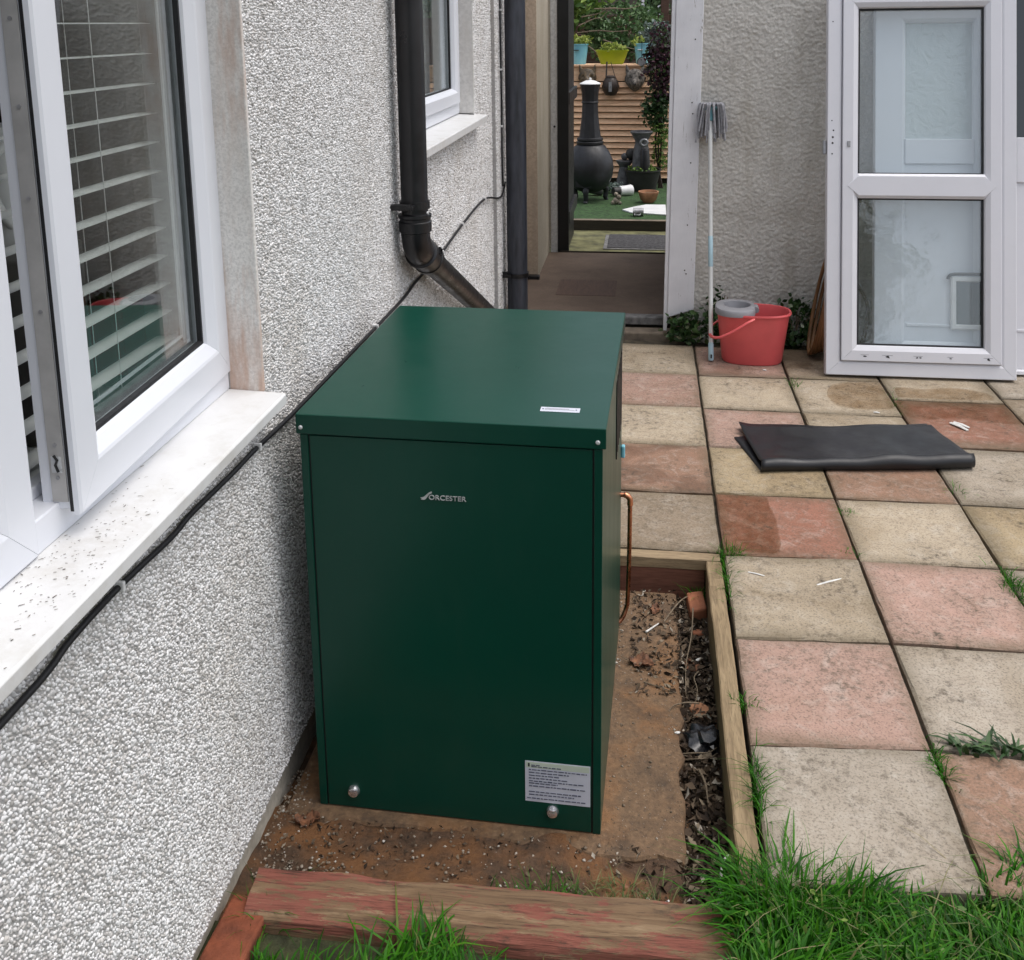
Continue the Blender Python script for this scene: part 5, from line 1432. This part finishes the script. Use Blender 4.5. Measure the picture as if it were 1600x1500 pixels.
def tuft(label, loc, n, h, spread, seed, mat='grass_blade', name='grass_tuft', yspread=None):
    o = thing(name, label, 'grass', loc); g = np.random.default_rng(seed)
    ys_ = spread if yspread is None else yspread
    pos = np.stack([g.normal(0, spread, n), g.normal(0, ys_, n), np.full(n, -0.02)], 1)
    blades('blades', pos, g.uniform(0.5, 1.0, n) * h, 0.0026, 0.8, mat, o, None, seed)
tuft('grass tuft at the corner where both edging boards meet', (0.03, 0.01, 0), 110, 0.070, 0.030, 1, yspread=0.012)
tuft('grass growing in the joint along the edging board beside the buff slab', (0.006, -0.13, 0), 120, 0.055, 0.006, 2, yspread=0.075)
tuft('small grass tuft beside the edging board level with the pink slab', (0.008, -0.765, 0), 60, 0.045, 0.012, 3)
tuft('grass growing by the edging board beside the nearest slab', (0.010, -1.10, 0), 150, 0.075, 0.008, 4, yspread=0.06)
tuft('grass tuft in the joint at the corner of the nearest slab', (0.455, -0.95, 0), 110, 0.055, 0.010, 5, yspread=0.04)
tuft('grass tuft in the joint at the right photo edge beside the pink slab', (0.90, -0.10, 0), 150, 0.065, 0.014, 6, yspread=0.05)
tuft('sparse grass in the joint right of the wet red slab', (0.44, 0.06, 0), 40, 0.040, 0.022, 7, yspread=0.01)
tuft('small tuft between the slabs in front of the mat', (0.475, 0.36, 0), 40, 0.045, 0.012, 8)
tuft('thin grass in the joint at the mat front right corner', (0.925, 0.60, 0), 40, 0.050, 0.016, 9, yspread=0.03)
tuft('thin grass in the joint behind the mat below the red bucket', (0.47, 1.72, 0), 45, 0.055, 0.014, 10, yspread=0.04)
tuft('thin grass between the damp slab and the red slab', (0.91, 1.50, 0), 60, 0.050, 0.012, 11, yspread=0.09)
tuft('mossy grass in the joint under the front edge of the mat', (0.20, 0.447, 0), 50, 0.018, 0.03, 12, yspread=0.003)
tuft('grass tuft on the soil behind the sleeper', (-0.46, -1.365, -0.09), 200, 0.070, 0.050, 13, yspread=0.012)
tuft('short dry grass on the soil near the boiler front right corner', (-0.30, -1.335, -0.10), 260, 0.060, 0.07, 14, 'grass_dry', yspread=0.03)
tuft('green grass blade clump between brick and sleeper', (-1.055, -1.50, -0.08), 40, 0.10, 0.014, 15)
tuft('tall lush grass clump at the near end of the edging board', (0.05, -1.37, -0.03), 360, 0.125, 0.060, 17, yspread=0.04)
tuft('small grass tuft at the far corner of the trench', (-0.085, -0.075, -0.12), 50, 0.085, 0.014, 16)

# lawn grass
g = np.random.default_rng(77)
pos = []; n = 0
while n < 19000:
    x = g.uniform(-0.075, 1.6); y = g.uniform(-2.05, -0.85)
    e_ = lawn_edge(x) + 0.02 * mnoise.noise((x * 12, 0, 0))
    if y < e_ and (y > e_ - 0.45 or g.random() < 0.35):
        pos.append((x, y, -0.05)); n += 1
n = 0
while n < 5000:
    x = g.uniform(-1.04, -0.07); y = g.uniform(-1.95, -1.53)
    e_ = -1.555 + 0.035 * mnoise.noise((x * 5, 3, 0)) - (0.03 if -0.75 > x else 0.0) - 0.05 * max(0, (x + 0.45))
    if y < e_: pos.append((x, y, -0.088)); n += 1
pos = np.array(pos)
cl = np.array([mnoise.noise((p[0] * 7, p[1] * 7, 4.0)) for p in pos])
hts = g.uniform(0.040, 0.095, len(pos)) * (1 + 0.55 * cl)
fr_ = pos[:, 0] < -0.08
hts = np.where(fr_, hts * np.clip(0.36 + 0.80 * np.exp(-((pos[:, 0] + 0.74) / 0.20) ** 2), 0, 1.1), hts)
dirs = np.array([3.2 * mnoise.noise((p[0] * 4, p[1] * 4, 9.0)) + 1.5 for p in pos])
lg = tag(blades('lawn_grass', pos, np.maximum(hts, 0.035), 0.0056, 0.90, 'grass_blade', None, dirs, 5), kind='stuff')

g = np.random.default_rng(78); n = 450
px_ = g.uniform(-0.07, 1.2, n); py_ = np.array([lawn_edge(x) for x in px_]) - np.abs(g.normal(0, 0.14, n)) + 0.02
tag(blades('dry_straw', np.stack([px_, py_, np.full(n, -0.045)], 1), g.uniform(0.05, 0.12, n), 0.0024, 1.5, 'grass_dry', None, None, 6), kind='stuff')
n = 700; px_ = g.uniform(-0.06, 1.2, n); py_ = np.array([lawn_edge(x) for x in px_]) - np.abs(g.normal(0, 0.16, n))
leaf_cloud('clover', np.stack([px_, py_, g.uniform(-0.03, 0.012, n)], 1), 0.016, 'leaf_bright', None, 9, 0.0)

# ================================================================== GARDEN BEYOND THE PASSAGE
sl2 = thing('step_sleeper', 'dark timber sleeper holding up the edge of the turf', 'sleeper', (-0.5, 5.43, 0.0))
MB().box(-2.0, 2.0, -0.028, 0.028, -0.1, 0.098).build('timber', 'dark_sleeper', sl2, 0.006)
MB().box(-2.0, 2.0, -0.030, 0.030, 0.0985, 0.104).build('worn_top', 'step_edge', sl2, 0.002)
dm = thing('doormat', 'dark grey doormat lying before the turf step', 'mat', (-0.32, 4.94, 0.013))
MB().box(-0.26, 0.30, -0.26, 0.26, 0, 0.012).build('pile', 'mat_grey', dm, 0.004)
MB().box(-0.29, 0.33, -0.29, -0.2605, 0, 0.007).box(-0.29, -0.2605, -0.26, 0.26, 0, 0.007).build('border', 'grey_stone', dm, 0.002)

FY = 7.52
pf = thing('slatted_planter', 'tall planter faced with orange timber slats behind the chiminea', 'planter', (-0.6, FY, 0.1))
MB().box(-1.1, 0.72, 0.0, 0.02, 1.075, 1.225).build('top_board', 'fence_slat', pf, 0.003)
MB().box(-1.1, 0.72, -0.025, 0.34, 1.2255, 1.245).build('ledge', 'fence_slat', pf, 0.003)
sme = MB().rings([[(-1.1, 0.006, 0.052), (-1.1, -0.024, 0.0), (-1.1, -0.012, -0.004), (-1.1, 0.014, 0.052)], [(0.72, 0.006, 0.052), (0.72, -0.024, 0.0), (0.72, -0.012, -0.004), (0.72, 0.014, 0.052)]]).mesh('slat'); sme.materials.append(MATS['fence_slat'])
for k in range(16):
    o = bpy.data.objects.new('slat', sme); COL.objects.link(o); o.parent = pf; o.location = (0.01 * math.sin(k * 3.1), 0, 1.012 - k * 0.0635)
MB().box(-1.1, 0.72, 0.016, 0.34, 0.0, 1.0745).build('core', 'dark_sleeper', pf)

ch = thing('chiminea', 'black cast chiminea on three legs standing on the turf', 'chiminea', (-0.815, 6.40, 0.1))
MB().lathe([(0.05, 0.085), (0.11, 0.10), (0.178, 0.150), (0.215, 0.24), (0.226, 0.32), (0.216, 0.40), (0.186, 0.47), (0.148, 0.525), (0.115, 0.55)], 36).build('bowl', 'black_iron', ch, smooth=50)
MB().lathe([(0.112, 0.545), (0.128, 0.550), (0.130, 0.570), (0.118, 0.578), (0.124, 0.590), (0.122, 0.605), (0.108, 0.612)], 36).build('collar', 'black_iron', ch, smooth=30)
MB().lathe([(0.104, 0.612), (0.092, 0.70), (0.080, 0.80), (0.075, 0.90), (0.0745, 0.93), (0.080, 0.935), (0.080, 0.945), (0.075, 0.95), (0.080, 1.03), (0.094, 1.095), (0.094, 1.11)], 12).build('chimney', 'black_iron', ch, smooth=25)
MB().lathe([(0.100, 1.1105), (0.098, 1.118), (0.045, 1.142), (0.012, 1.147), (0.012, 1.165), (0.002, 1.17)], 30).build('cap', 'white_plastic', ch, smooth=30)
mb = MB()
mb.add([(-0.135, -0.152, 0.305), (0.03, -0.200, 0.305), (0.03, -0.206, 0.317), (-0.135, -0.158, 0.317), (-0.135, -0.14, 0.305), (0.03, -0.18, 0.305), (0.03, -0.18, 0.317), (-0.135, -0.14, 0.317)], [(0, 1, 2, 3), (3, 2, 6, 7), (0, 4, 5, 1), (1, 5, 6, 2), (0, 3, 7, 4)])
mb.build('door_lip', 'black_iron', ch)
MB().rings([[(-0.125, -0.165, 0.15), (0.02, -0.185, 0.15), (0.03, -0.207, 0.303), (-0.135, -0.162, 0.303)], [(-0.12, -0.10, 0.15), (0.02, -0.10, 0.15), (0.03, -0.10, 0.303), (-0.13, -0.10, 0.303)]]).build('fire_door', 'black_iron', ch, 0.004)
for a in (-100, 25, 150):
    c, s = math.cos(R(a)), math.sin(R(a))
    MB().tube(smooth_path([(0.13 * c, 0.13 * s, 0.17), (0.165 * c, 0.165 * s, 0.10), (0.160 * c, 0.160 * s, 0.03), (0.175 * c, 0.175 * s, 0.0)], 4), [0.03] * 5 + [0.024] * 4 + [0.020] * 4, 10).build('leg', 'black_iron', ch, smooth=50)

# pots on the planter ledge
def bucket_pot(label, x, y, z, rt, rb, h, mat, handle=True):
    o = thing('bucket_planter', label, 'planter', (x, y, z), 0, None)
    MB().lathe([(rb * 0.9, 0.004), (rb, 0.0), (rt, h), (rt + 0.006, h), (rt + 0.006, h + 0.012), (rt - 0.004, h + 0.012), (rt - 0.008, h - 0.03)], 28).build('tub', mat, o, smooth=35)
    MB().lathe([(rt - 0.009, h - 0.032), (rt - 0.012, h - 0.028)], 20).build('compost', 'soil', o)
    MB().box(-0.055, 0.0, -rt - 0.012, -rt + 0.03, h * 0.72, h * 0.76).build('hook', 'pot_dark' if handle else 'white_plastic', o, 0.002)
    return o
ZL = 1.346
o = bucket_pot('turquoise bucket planter with lime leaves at the ledge left end', -1.00, FY + 0.13, ZL, 0.092, 0.068, 0.20, 'pot_blue')
leaf_cloud('leaves', clumps((0.01, 0, 0.25), (0.10, 0.09, 0.05), 22, 12, 0.018, 21), 0.035, 'leaf_lime', o, 21)
o = bucket_pot('turquoise bucket planter below the silvery plant on the ledge right', -0.335, FY + 0.15, ZL, 0.090, 0.068, 0.20, 'pot_blue', False)
leaf_cloud('leaves', clumps((-0.05, 0, 0.235), (0.07, 0.06, 0.03), 8, 10, 0.016, 22), 0.035, 'leaf_lime', o, 22)
lt = thing('trough_planter', 'lime green trough planter in the middle of the ledge', 'planter', (-0.655, FY + 0.12, ZL))
def rr_(ax, ay, z): return oval(ax, ay, z, 32, 5.0)
MB().rings([rr_(0.118, 0.06, 0.0), rr_(0.165, 0.085, 0.125), rr_(0.176, 0.092, 0.140), rr_(0.176, 0.092, 0.146), rr_(0.166, 0.084, 0.144), rr_(0.15, 0.075, 0.10)]).build('tub', 'pot_lime', lt, smooth=35)
leaf_cloud('leaves', clumps((0.01, 0, 0.165), (0.135, 0.07, 0.040), 26, 14, 0.016, 23), 0.034, 'leaf_lime', lt, 23)

# animal head plaques
def plaque(label, x, z, mat, s):
    o = thing('animal_mask', label, 'ornament', (x, FY - 0.03, z))
    bm = bmesh.new(); bmesh.ops.create_icosphere(bm, subdivisions=4, radius=1.0)
    for v in bm.verts:
        p = v.co.copy()
        w = 1.0 - 0.42 * max(0, -p.z) ** 1.2
        x_ = p.x * w * 0.105; z_ = p.z * 0.115; y_ = p.y * 0.055
        if p.y < 0:
            sn = math.exp(-((p.x / 0.34) ** 2 + ((p.z + 0.28) / 0.42) ** 2)); y_ -= 0.085 * sn
            ey_ = math.exp(-(((abs(p.x) - 0.42) / 0.15) ** 2 + ((p.z - 0.18) / 0.12) ** 2)); y_ += 0.026 * ey_
            y_ += 0.006 * mnoise.noise(p * 9)
        v.co = Vector((x_, y_, z_)) * s
    me = bpy.data.meshes.new('face'); bm.to_mesh(me); bm.free(); link_mesh('face', me, mat, o, smooth=60)
    for sx_ in (-1, 1):
        MB().rings([[(sx_ * s * (0.062 + 0.032 * math.cos(a)), s * 0.022 * math.sin(a), s * 0.065) for a in np.linspace(0, 6.283, 9)[:-1]], [(sx_ * s * (0.078 + 0.018 * math.cos(a)), s * 0.014 * math.sin(a), s * 0.115) for a in np.linspace(0, 6.283, 9)[:-1]], [(sx_ * s * (0.088 + 0.003 * math.cos(a)), s * 0.003 * math.sin(a), s * 0.155) for a in np.linspace(0, 6.283, 9)[:-1]]]).build('ear', mat, o, smooth=50)
    MB().lathe([(0.004, -0.010), (0.014, -0.004), (0.014, 0.004), (0.004, 0.010)], 10, (0, -0.120 * s, -0.035 * s)).build('nose', 'stain_black', o, smooth=60)
plaque('bronze animal head plaque behind the chiminea cap', -0.905, 1.205, 'mask_bronze', 0.92)
plaque('grey wolf-like head plaque hung right of the lantern', -0.412, 1.185, 'mask_grey', 1.02)
ln_ = thing('hanging_lantern', 'round dark iron lantern hanging from a strap on the slats', 'lantern', (-0.662, FY - 0.09, 1.125))
MB().lathe([(0.03, -0.095), (0.055, -0.088), (0.080, -0.045), (0.088, 0.0), (0.080, 0.045), (0.058, 0.082), (0.05, 0.09)], 20).build('globe', 'rust_iron', ln_, smooth=40)
MB().lathe([(0.052, 0.0905), (0.055, 0.095), (0.050, 0.108), (0.02, 0.115)], 20).build('lid', 'rust_iron', ln_, smooth=30)
MB().box(-0.016, 0.016, -0.0905, -0.086, -0.05, 0.05).build('glass_slot', 'galvanised', ln_)
for k in range(8):
    a = math.pi * 2 * k / 8
    MB().tube([(0.05 * math.cos(a), 0.05 * math.sin(a), -0.09), (0.089 * math.cos(a), 0.089 * math.sin(a), 0.0), (0.054 * math.cos(a), 0.054 * math.sin(a), 0.088)], 0.004, 5).build('rib', 'black_paint', ln_)
MB().tube([(-0.045, 0, 0.10), (-0.04, 0.04, 0.25)], 0.009, 6).build('strap', 'rust_iron', ln_)
MB().tube([(0.045, 0, 0.10), (0.0, 0.03, 0.25)], 0.004, 6).build('strap', 'rust_iron', ln_)
tw = thing('ladle_ornament', 'thin dark wire ornament with a pale disc in front of the right bucket', 'ornament', (-0.345, FY - 0.02, 1.35))
MB().cyl((0, 0, 0.06), (0, 0, 0.22), 0.004, 6).build('rod', 'black_paint', tw)
MB().cyl((0, -0.006, 0.02), (0, 0.006, 0.02), 0.042, 18).build('disc', 'galvanised', tw)
MB().tube([(0.046 * math.cos(a), 0, 0.02 + 0.046 * math.sin(a)) for a in np.linspace(0, 6.283, 20)], 0.004, 6).build('ring', 'black_paint', tw)

# things standing on the turf
pt = thing('plant_pot', 'wide black plant pot with mossy soil under the grey urn', 'pot', (-0.315, 7.05, 0.1))
MB().lathe([(0.13, 0.0), (0.175, 0.20), (0.185, 0.205), (0.185, 0.22), (0.170, 0.215), (0.160, 0.18)], 30).build('tub', 'pot_dark', pt, smooth=35)
leaf_cloud('moss', clumps((0, 0, 0.205), (0.14, 0.14, 0.012), 40, 8, 0.02, 31), 0.03, 'leaf_bright', pt, 31)
ur = thing('stone_urn', 'grey flared urn standing in the black plant pot', 'urn', (-0.335, 7.10, 0.29)); ur.scale = (1.25, 1.25, 1.15)
MB().lathe([(0.075, 0.0), (0.070, 0.10), (0.062, 0.20), (0.050, 0.245), (0.052, 0.27), (0.082, 0.33), (0.092, 0.345), (0.088, 0.355), (0.06, 0.33)], 26).build('vessel', 'statue_grey', ur, smooth=40)
MB().tube([(0.022 + 0.027 * math.cos(a), -0.075, 0.262 + 0.027 * math.sin(a)) for a in np.linspace(0, 6.283, 20)], 0.010, 8).build('ring', 'galvanised', ur, smooth=60)
MB().lathe([(0.034, 0.02), (0.034, 0.195), (0.028, 0.205)], 16, (0.03, -0.085, 0)).build('black_tube', 'black_paint', ur, smooth=35)
bl = thing('ball_ornament', 'dark rounded ornament heaped left of the grey urn', 'ornament', (-0.505, 7.20, 0.1))
MB().lathe([(0.09, 0.0), (0.075, 0.10), (0.05, 0.22), (0.06, 0.235), (0.085, 0.27), (0.088, 0.285), (0.05, 0.285)], 22).build('pedestal', 'statue_grey', bl, smooth=40)
MB().lathe([(0.02, 0.29), (0.05, 0.31), (0.062, 0.35), (0.05, 0.39), (0.015, 0.41)], 18, (0.07, 0, 0)).build('ball', 'pot_dark', bl, smooth=60)
MB().lathe([(0.02, 0.29), (0.035, 0.31), (0.035, 0.34), (0.01, 0.36)], 14, (0.0, 0.0, 0)).build('knob', 'statue_grey', bl, smooth=60)
tb = thing('terracotta_bowl', 'terracotta bowl of earth on the turf behind the white board', 'bowl', (-0.258, 6.33, 0.1))
MB().lathe([(0.045, 0.0), (0.075, 0.03), (0.092, 0.085), (0.096, 0.09), (0.096, 0.108), (0.084, 0.108), (0.078, 0.085)], 28).build('bowl', 'terracotta_pale', tb, smooth=40)
MB().lathe([(0.0785, 0.086), (0.05, 0.092), (0.01, 0.094)], 20).build('earth', 'lawn_soil', tb, smooth=60)
wb = thing('white_board', 'flat white pointed board lying on the turf', 'board', (-0.30, 5.88, 0.102))
pg_ = [(-0.19, 0.00), (-0.11, -0.13), (0.20, -0.22), (0.20, 0.27), (0.02, 0.27), (-0.08, 0.16)]
MB().rings([[(x, y, 0.0) for x, y in pg_], [(x, y, 0.012) for x, y in pg_]]).build('sheet', 'white_plastic', wb, 0.002)
cu2 = thing('grey_mug', 'grey mug lying on its side against the white board', 'mug', (-0.345, 5.63, 0.138))
MB().rings([[(x, r * math.cos(a), r * math.sin(a)) for a in np.linspace(0, 6.283, 21)[:-1]] for r, x in ((0.030, -0.045), (0.036, -0.046), (0.036, 0.045), (0.030, 0.047), (0.02, 0.047))]).build('body', 'galvanised', cu2, smooth=35)
MB().tube(smooth_path([(-0.03, -0.033, -0.01), (-0.03, -0.055, -0.018), (0.012, -0.055, -0.018), (0.02, -0.033, -0.01)], 4), 0.005, 6).build('handle', 'galvanised', cu2, smooth=60)
wp = thing('tipped_pot', 'white pot tipped on its side behind the cream ornament', 'pot', (-0.475, 6.72, 0.150), R(28))
MB().rings([[(x, r * math.cos(a), r * math.sin(a)) for a in np.linspace(0, 6.283, 25)[:-1]] for r, x in ((0.040, -0.075), (0.048, -0.07), (0.050, 0.0), (0.056, 0.05), (0.052, 0.06), (0.02, 0.062))]).build('shell', 'white_plastic', wp, smooth=35)
MB().rings([[(x, r * math.cos(a), r * math.sin(a)) for a in np.linspace(0, 6.283, 21)[:-1]] for r, x in ((0.0415, -0.14), (0.043, -0.076))]).build('soil_plug', 'pot_dark', wp, smooth=35)
co_ = thing('cream_ornament', 'small cream stone animal ornament on the turf', 'ornament', (-0.555, 6.22, 0.1))
bm = bmesh.new()
for (x, y, z, r) in ((0, 0, 0.035, 0.036), (0.022, -0.01, 0.07, 0.024), (-0.03, -0.012, 0.018, 0.022), (0.035, -0.02, 0.015, 0.016), (-0.005, 0, 0.095, 0.02)):
    bmesh.ops.create_icosphere(bm, subdivisions=2, radius=r, matrix=Matrix.Translation((x, y, z)))
me = bpy.data.meshes.new('figure'); bm.to_mesh(me); bm.free(); link_mesh('figure', me, 'stone_far', co_, smooth=60)
rm = link_mesh.__name__
gp = thing('grey_cone', 'grey cone-shaped vase lying under the chiminea bowl', 'vase', (-0.79, 6.70, 0.15), R(10))
MB().rings([[(x, r * math.cos(a), r * math.sin(a)) for a in np.linspace(0, 6.283, 21)[:-1]] for r, x in ((0.018, -0.12), (0.022, -0.10), (0.016, -0.075), (0.030, -0.03), (0.050, 0.06), (0.047, 0.08))]).build('shell', 'statue_grey', gp, smooth=35)
gp = thing('leaf_pile', 'low blue-green plant between the chiminea legs and the tipped pot', 'plant', (-0.60, 6.85, 0.1))
leaf_cloud('leaves', clumps((0, 0, 0.06), (0.10, 0.06, 0.05), 18, 10, 0.02, 41), 0.035, 'leaf_silver', gp, 41)

# purple climber on the right, shrubs, rear fence, neighbour
def climber(name, label, cat, loc, parts_, seed):
    o = thing(name, label, cat, loc)
    for nm, pts_, size, mt_ in parts_: leaf_cloud(nm, pts_, size, mt_, o, seed)
    g = random.Random(seed)
    for k in range(3):
        MB().tube(smooth_path([(0.0 + 0.02 * k, 0, 0), (0.02 - 0.03 * k, 0.02, 0.5), (0.03 * k, -0.02, 1.0), (-0.02, 0.02, 1.45)], 4), 0.010, 6).build('stem', 'rust_iron', o, smooth=60)
    return o
climber('purple_climber', 'purple-leaved climber hanging down the right of the slatted planter', 'climber', (-0.155, 7.20, 0.1), [
    ('leaves', clumps((0.0, 0, 1.24), (0.13, 0.10, 0.40), 110, 16, 0.034, 51), 0.042, 'leaf_purple'),
    ('green_leaves', clumps((-0.03, 0, 0.80), (0.13, 0.09, 0.20), 60, 14, 0.030, 52), 0.045, 'leaf_ivy'),
    ('low_leaves', clumps((0.02, 0, 0.42), (0.10, 0.07, 0.26), 34, 10, 0.028, 53), 0.040, 'leaf_bright')], 51)
climber('silver_shrub', 'silvery green shrub above the right turquoise bucket', 'shrub', (-0.14, 7.95, 0.3), [
    ('leaves', clumps((-0.05, 0, 1.32), (0.16, 0.12, 0.16), 40, 14, 0.03, 55), 0.055, 'leaf_silver')], 55)

def tree(name, label, cat, base_, crown_c, rad, nclump, per, spread, size, mt_, seed, trunk_r=0.03):
    o = thing(name, label, cat, base_)
    leaf_cloud('crown', clumps(crown_c, rad, nclump, per, spread, seed), size, mt_, o, seed)
    g = random.Random(seed); mb = MB()
    mb.tube(smooth_path([(0, 0, 0), (crown_c[0] * 0.3, 0.02, crown_c[2] * 0.5), (crown_c[0], crown_c[1], crown_c[2])], 4), [trunk_r * (1 - 0.06 * k) for k in range(9)], 8)
    for k in range(7):
        a = g.uniform(0, 6.28); zz = crown_c[2] * g.uniform(0.45, 0.9)
        mb.tube(smooth_path([(crown_c[0] * 0.4, 0, zz), (crown_c[0] + rad[0] * 0.45 * math.cos(a), crown_c[1] + rad[1] * 0.4 * math.sin(a), zz + 0.2), (crown_c[0] + rad[0] * 0.85 * math.cos(a), crown_c[1] + rad[1] * 0.8 * math.sin(a), zz + rad[2] * 0.6)], 3), trunk_r * 0.35, 6)
    mb.build('trunk', 'twig', o, smooth=60)
    return o
tree('leafy_shrub', 'bright green leafy tree rising behind the left turquoise bucket', 'tree', (-1.45, 9.2, 0.0), (0.0, 0, 2.15), (0.62, 0.5, 0.62), 170, 22, 0.06, 0.075, 'leaf_bright', 61)
tree('leafy_shrub', 'tangled mid-green shrub behind the lime trough planter', 'shrub', (-0.65, 9.5, 0.0), (0.05, 0, 1.68), (0.55, 0.4, 0.36), 110, 20, 0.05, 0.060, 'leaf_shrub', 62)
tree('leafy_shrub', 'dull green tree at the top right behind the passage', 'tree', (0.25, 10.6, 0.0), (0.0, 0, 2.3), (0.8, 0.5, 0.75), 130, 22, 0.07, 0.08, 'leaf_shrub', 63)
tree('reflection_tree', 'unseen leafy tree added behind the viewer for the door glass reflections', 'tree', (2.6, -12.0, -0.2), (0.0, 0, 4.2), (1.9, 1.4, 1.9), 150, 24, 0.22, 0.24, 'leaf_shrub', 71, 0.12)  # added out of view so the leaning door's panes reflect something mottled
tree('reflection_tree', 'taller unseen tree added behind the viewer to the left for reflections', 'tree', (-1.6, -14.0, -0.2), (0.0, 0, 5.0), (2.1, 1.5, 2.3), 150, 24, 0.24, 0.26, 'leaf_bright', 72, 0.14)  # second added tree, out of view, for the same pane reflections
gb = random.Random(19)
for k in range(6):
    a = [(-1.0, 1.66), (-0.95, 1.84), (-0.88, 1.52), (-0.80, 1.93), (-0.98, 1.74), (-0.70, 1.58)][k]
    sl3 = [0.02, 0.10, -0.26, 0.03, 0.22, -0.12][k]; L3 = [0.48, 0.30, 0.24, 0.42, 0.26, 0.30][k]
    twig(['lowest long', 'highest', 'slanting', 'upper pale', 'middle', 'short low'][k] + ' bare branch crossing behind the lime trough', [(a[0] - 0.10, 8.72 + gb.uniform(-.06, .06), a[1]), (a[0] + L3 * 0.3, 8.70, a[1] + sl3 * 0.4 + gb.uniform(-.03, .03)), (a[0] + L3 * 0.65, 8.72, a[1] + sl3 * 0.5 + gb.uniform(-.04, .04)), (a[0] + L3, 8.74, a[1] + sl3)], 0.009, 'twig', 'branch', 'branch')
rf = thing('rear_fence', 'dark brown board fence behind the shrubs', 'fence', (-0.5, 10.2, 0.0))
for k in range(15): MB().box(-2.6, 2.6, -0.012 + 0.004 * (k % 2), 0.012, 0.1 + k * 0.118, 0.1 + k * 0.118 + 0.112).build('board', 'brown_fence', rf, 0.004)
for xx in (-1.4, 0.42): MB().box(xx - 0.05, xx + 0.05, -0.11, -0.013, 0.0, 2.3).build('post', 'brown_fence', rf, 0.006)
nb = thing('neighbour_house', 'dark far house with a white window above the shrubs', 'house', (0.0, 16.0, 0.0))
MB().box(-5.0, 5.0, 0, 4.0, 0.0, 5.0).build('wall', 'house_far', nb)
mitred(0.34, 0.9, [(0.0, -0.03), (0.0, 0.02), (0.05, 0.02), (0.05, -0.03)], Matrix.Translation((-0.42, -0.03, 1.96)) @ Matrix.Rotation(R(90), 4, 'X'), '', 'upvc', nb, names={k: 'window_frame' for k in 'brtl'})
MB().box(-0.38, -0.12, -0.02, -0.01, 2.0, 2.82).build('window_pane', 'glass_dark', nb)
MB().box(-0.46, -0.04, -0.12, -0.001, 1.90, 1.945).build('window_sill', 'upvc', nb)
stn = thing('garden_wall', 'low stone garden wall at the far right of the passage view', 'wall', (0.2, 11.6, 0.0))
MB().box(-0.3, 2.0, 0, 0.3, 0, 1.95).build('masonry', 'stone_far', stn, 0.02)

GROUPS = {'reflection_tree': 'unseen trees added behind the viewer for reflections', 'dead_leaf': 'dead leaves round the boiler base', 'root': 'bare roots in the trench', 'stick': 'pale sticks near the trench', 'grass_tuft': 'grass tufts in joints and edges',
          'pot_shard': 'terracotta shards in the trench', 'white_chip': 'white chips on the slabs', 'white_fragment': 'white fragments in the trench', 'branch': 'bare branches behind the planter',
          'animal_mask': 'animal head plaques on the slats', 'bucket_planter': 'turquoise bucket planters on the ledge', 'edging_board': 'timber edging boards of the recess', 'storage_box': 'boxes inside the window',
          'ivy_plant': 'ivy along the outhouse wall', 'dry_stem': 'dry stems behind the doors', 'leafy_shrub': 'trees and shrubs beyond the planter', 'cable': 'black cables on the house wall'}
for o in list(COL.objects):
    if o.parent is None:
        gname = GROUPS.get(o.name.split('.')[0])
        if gname: o['group'] = gname
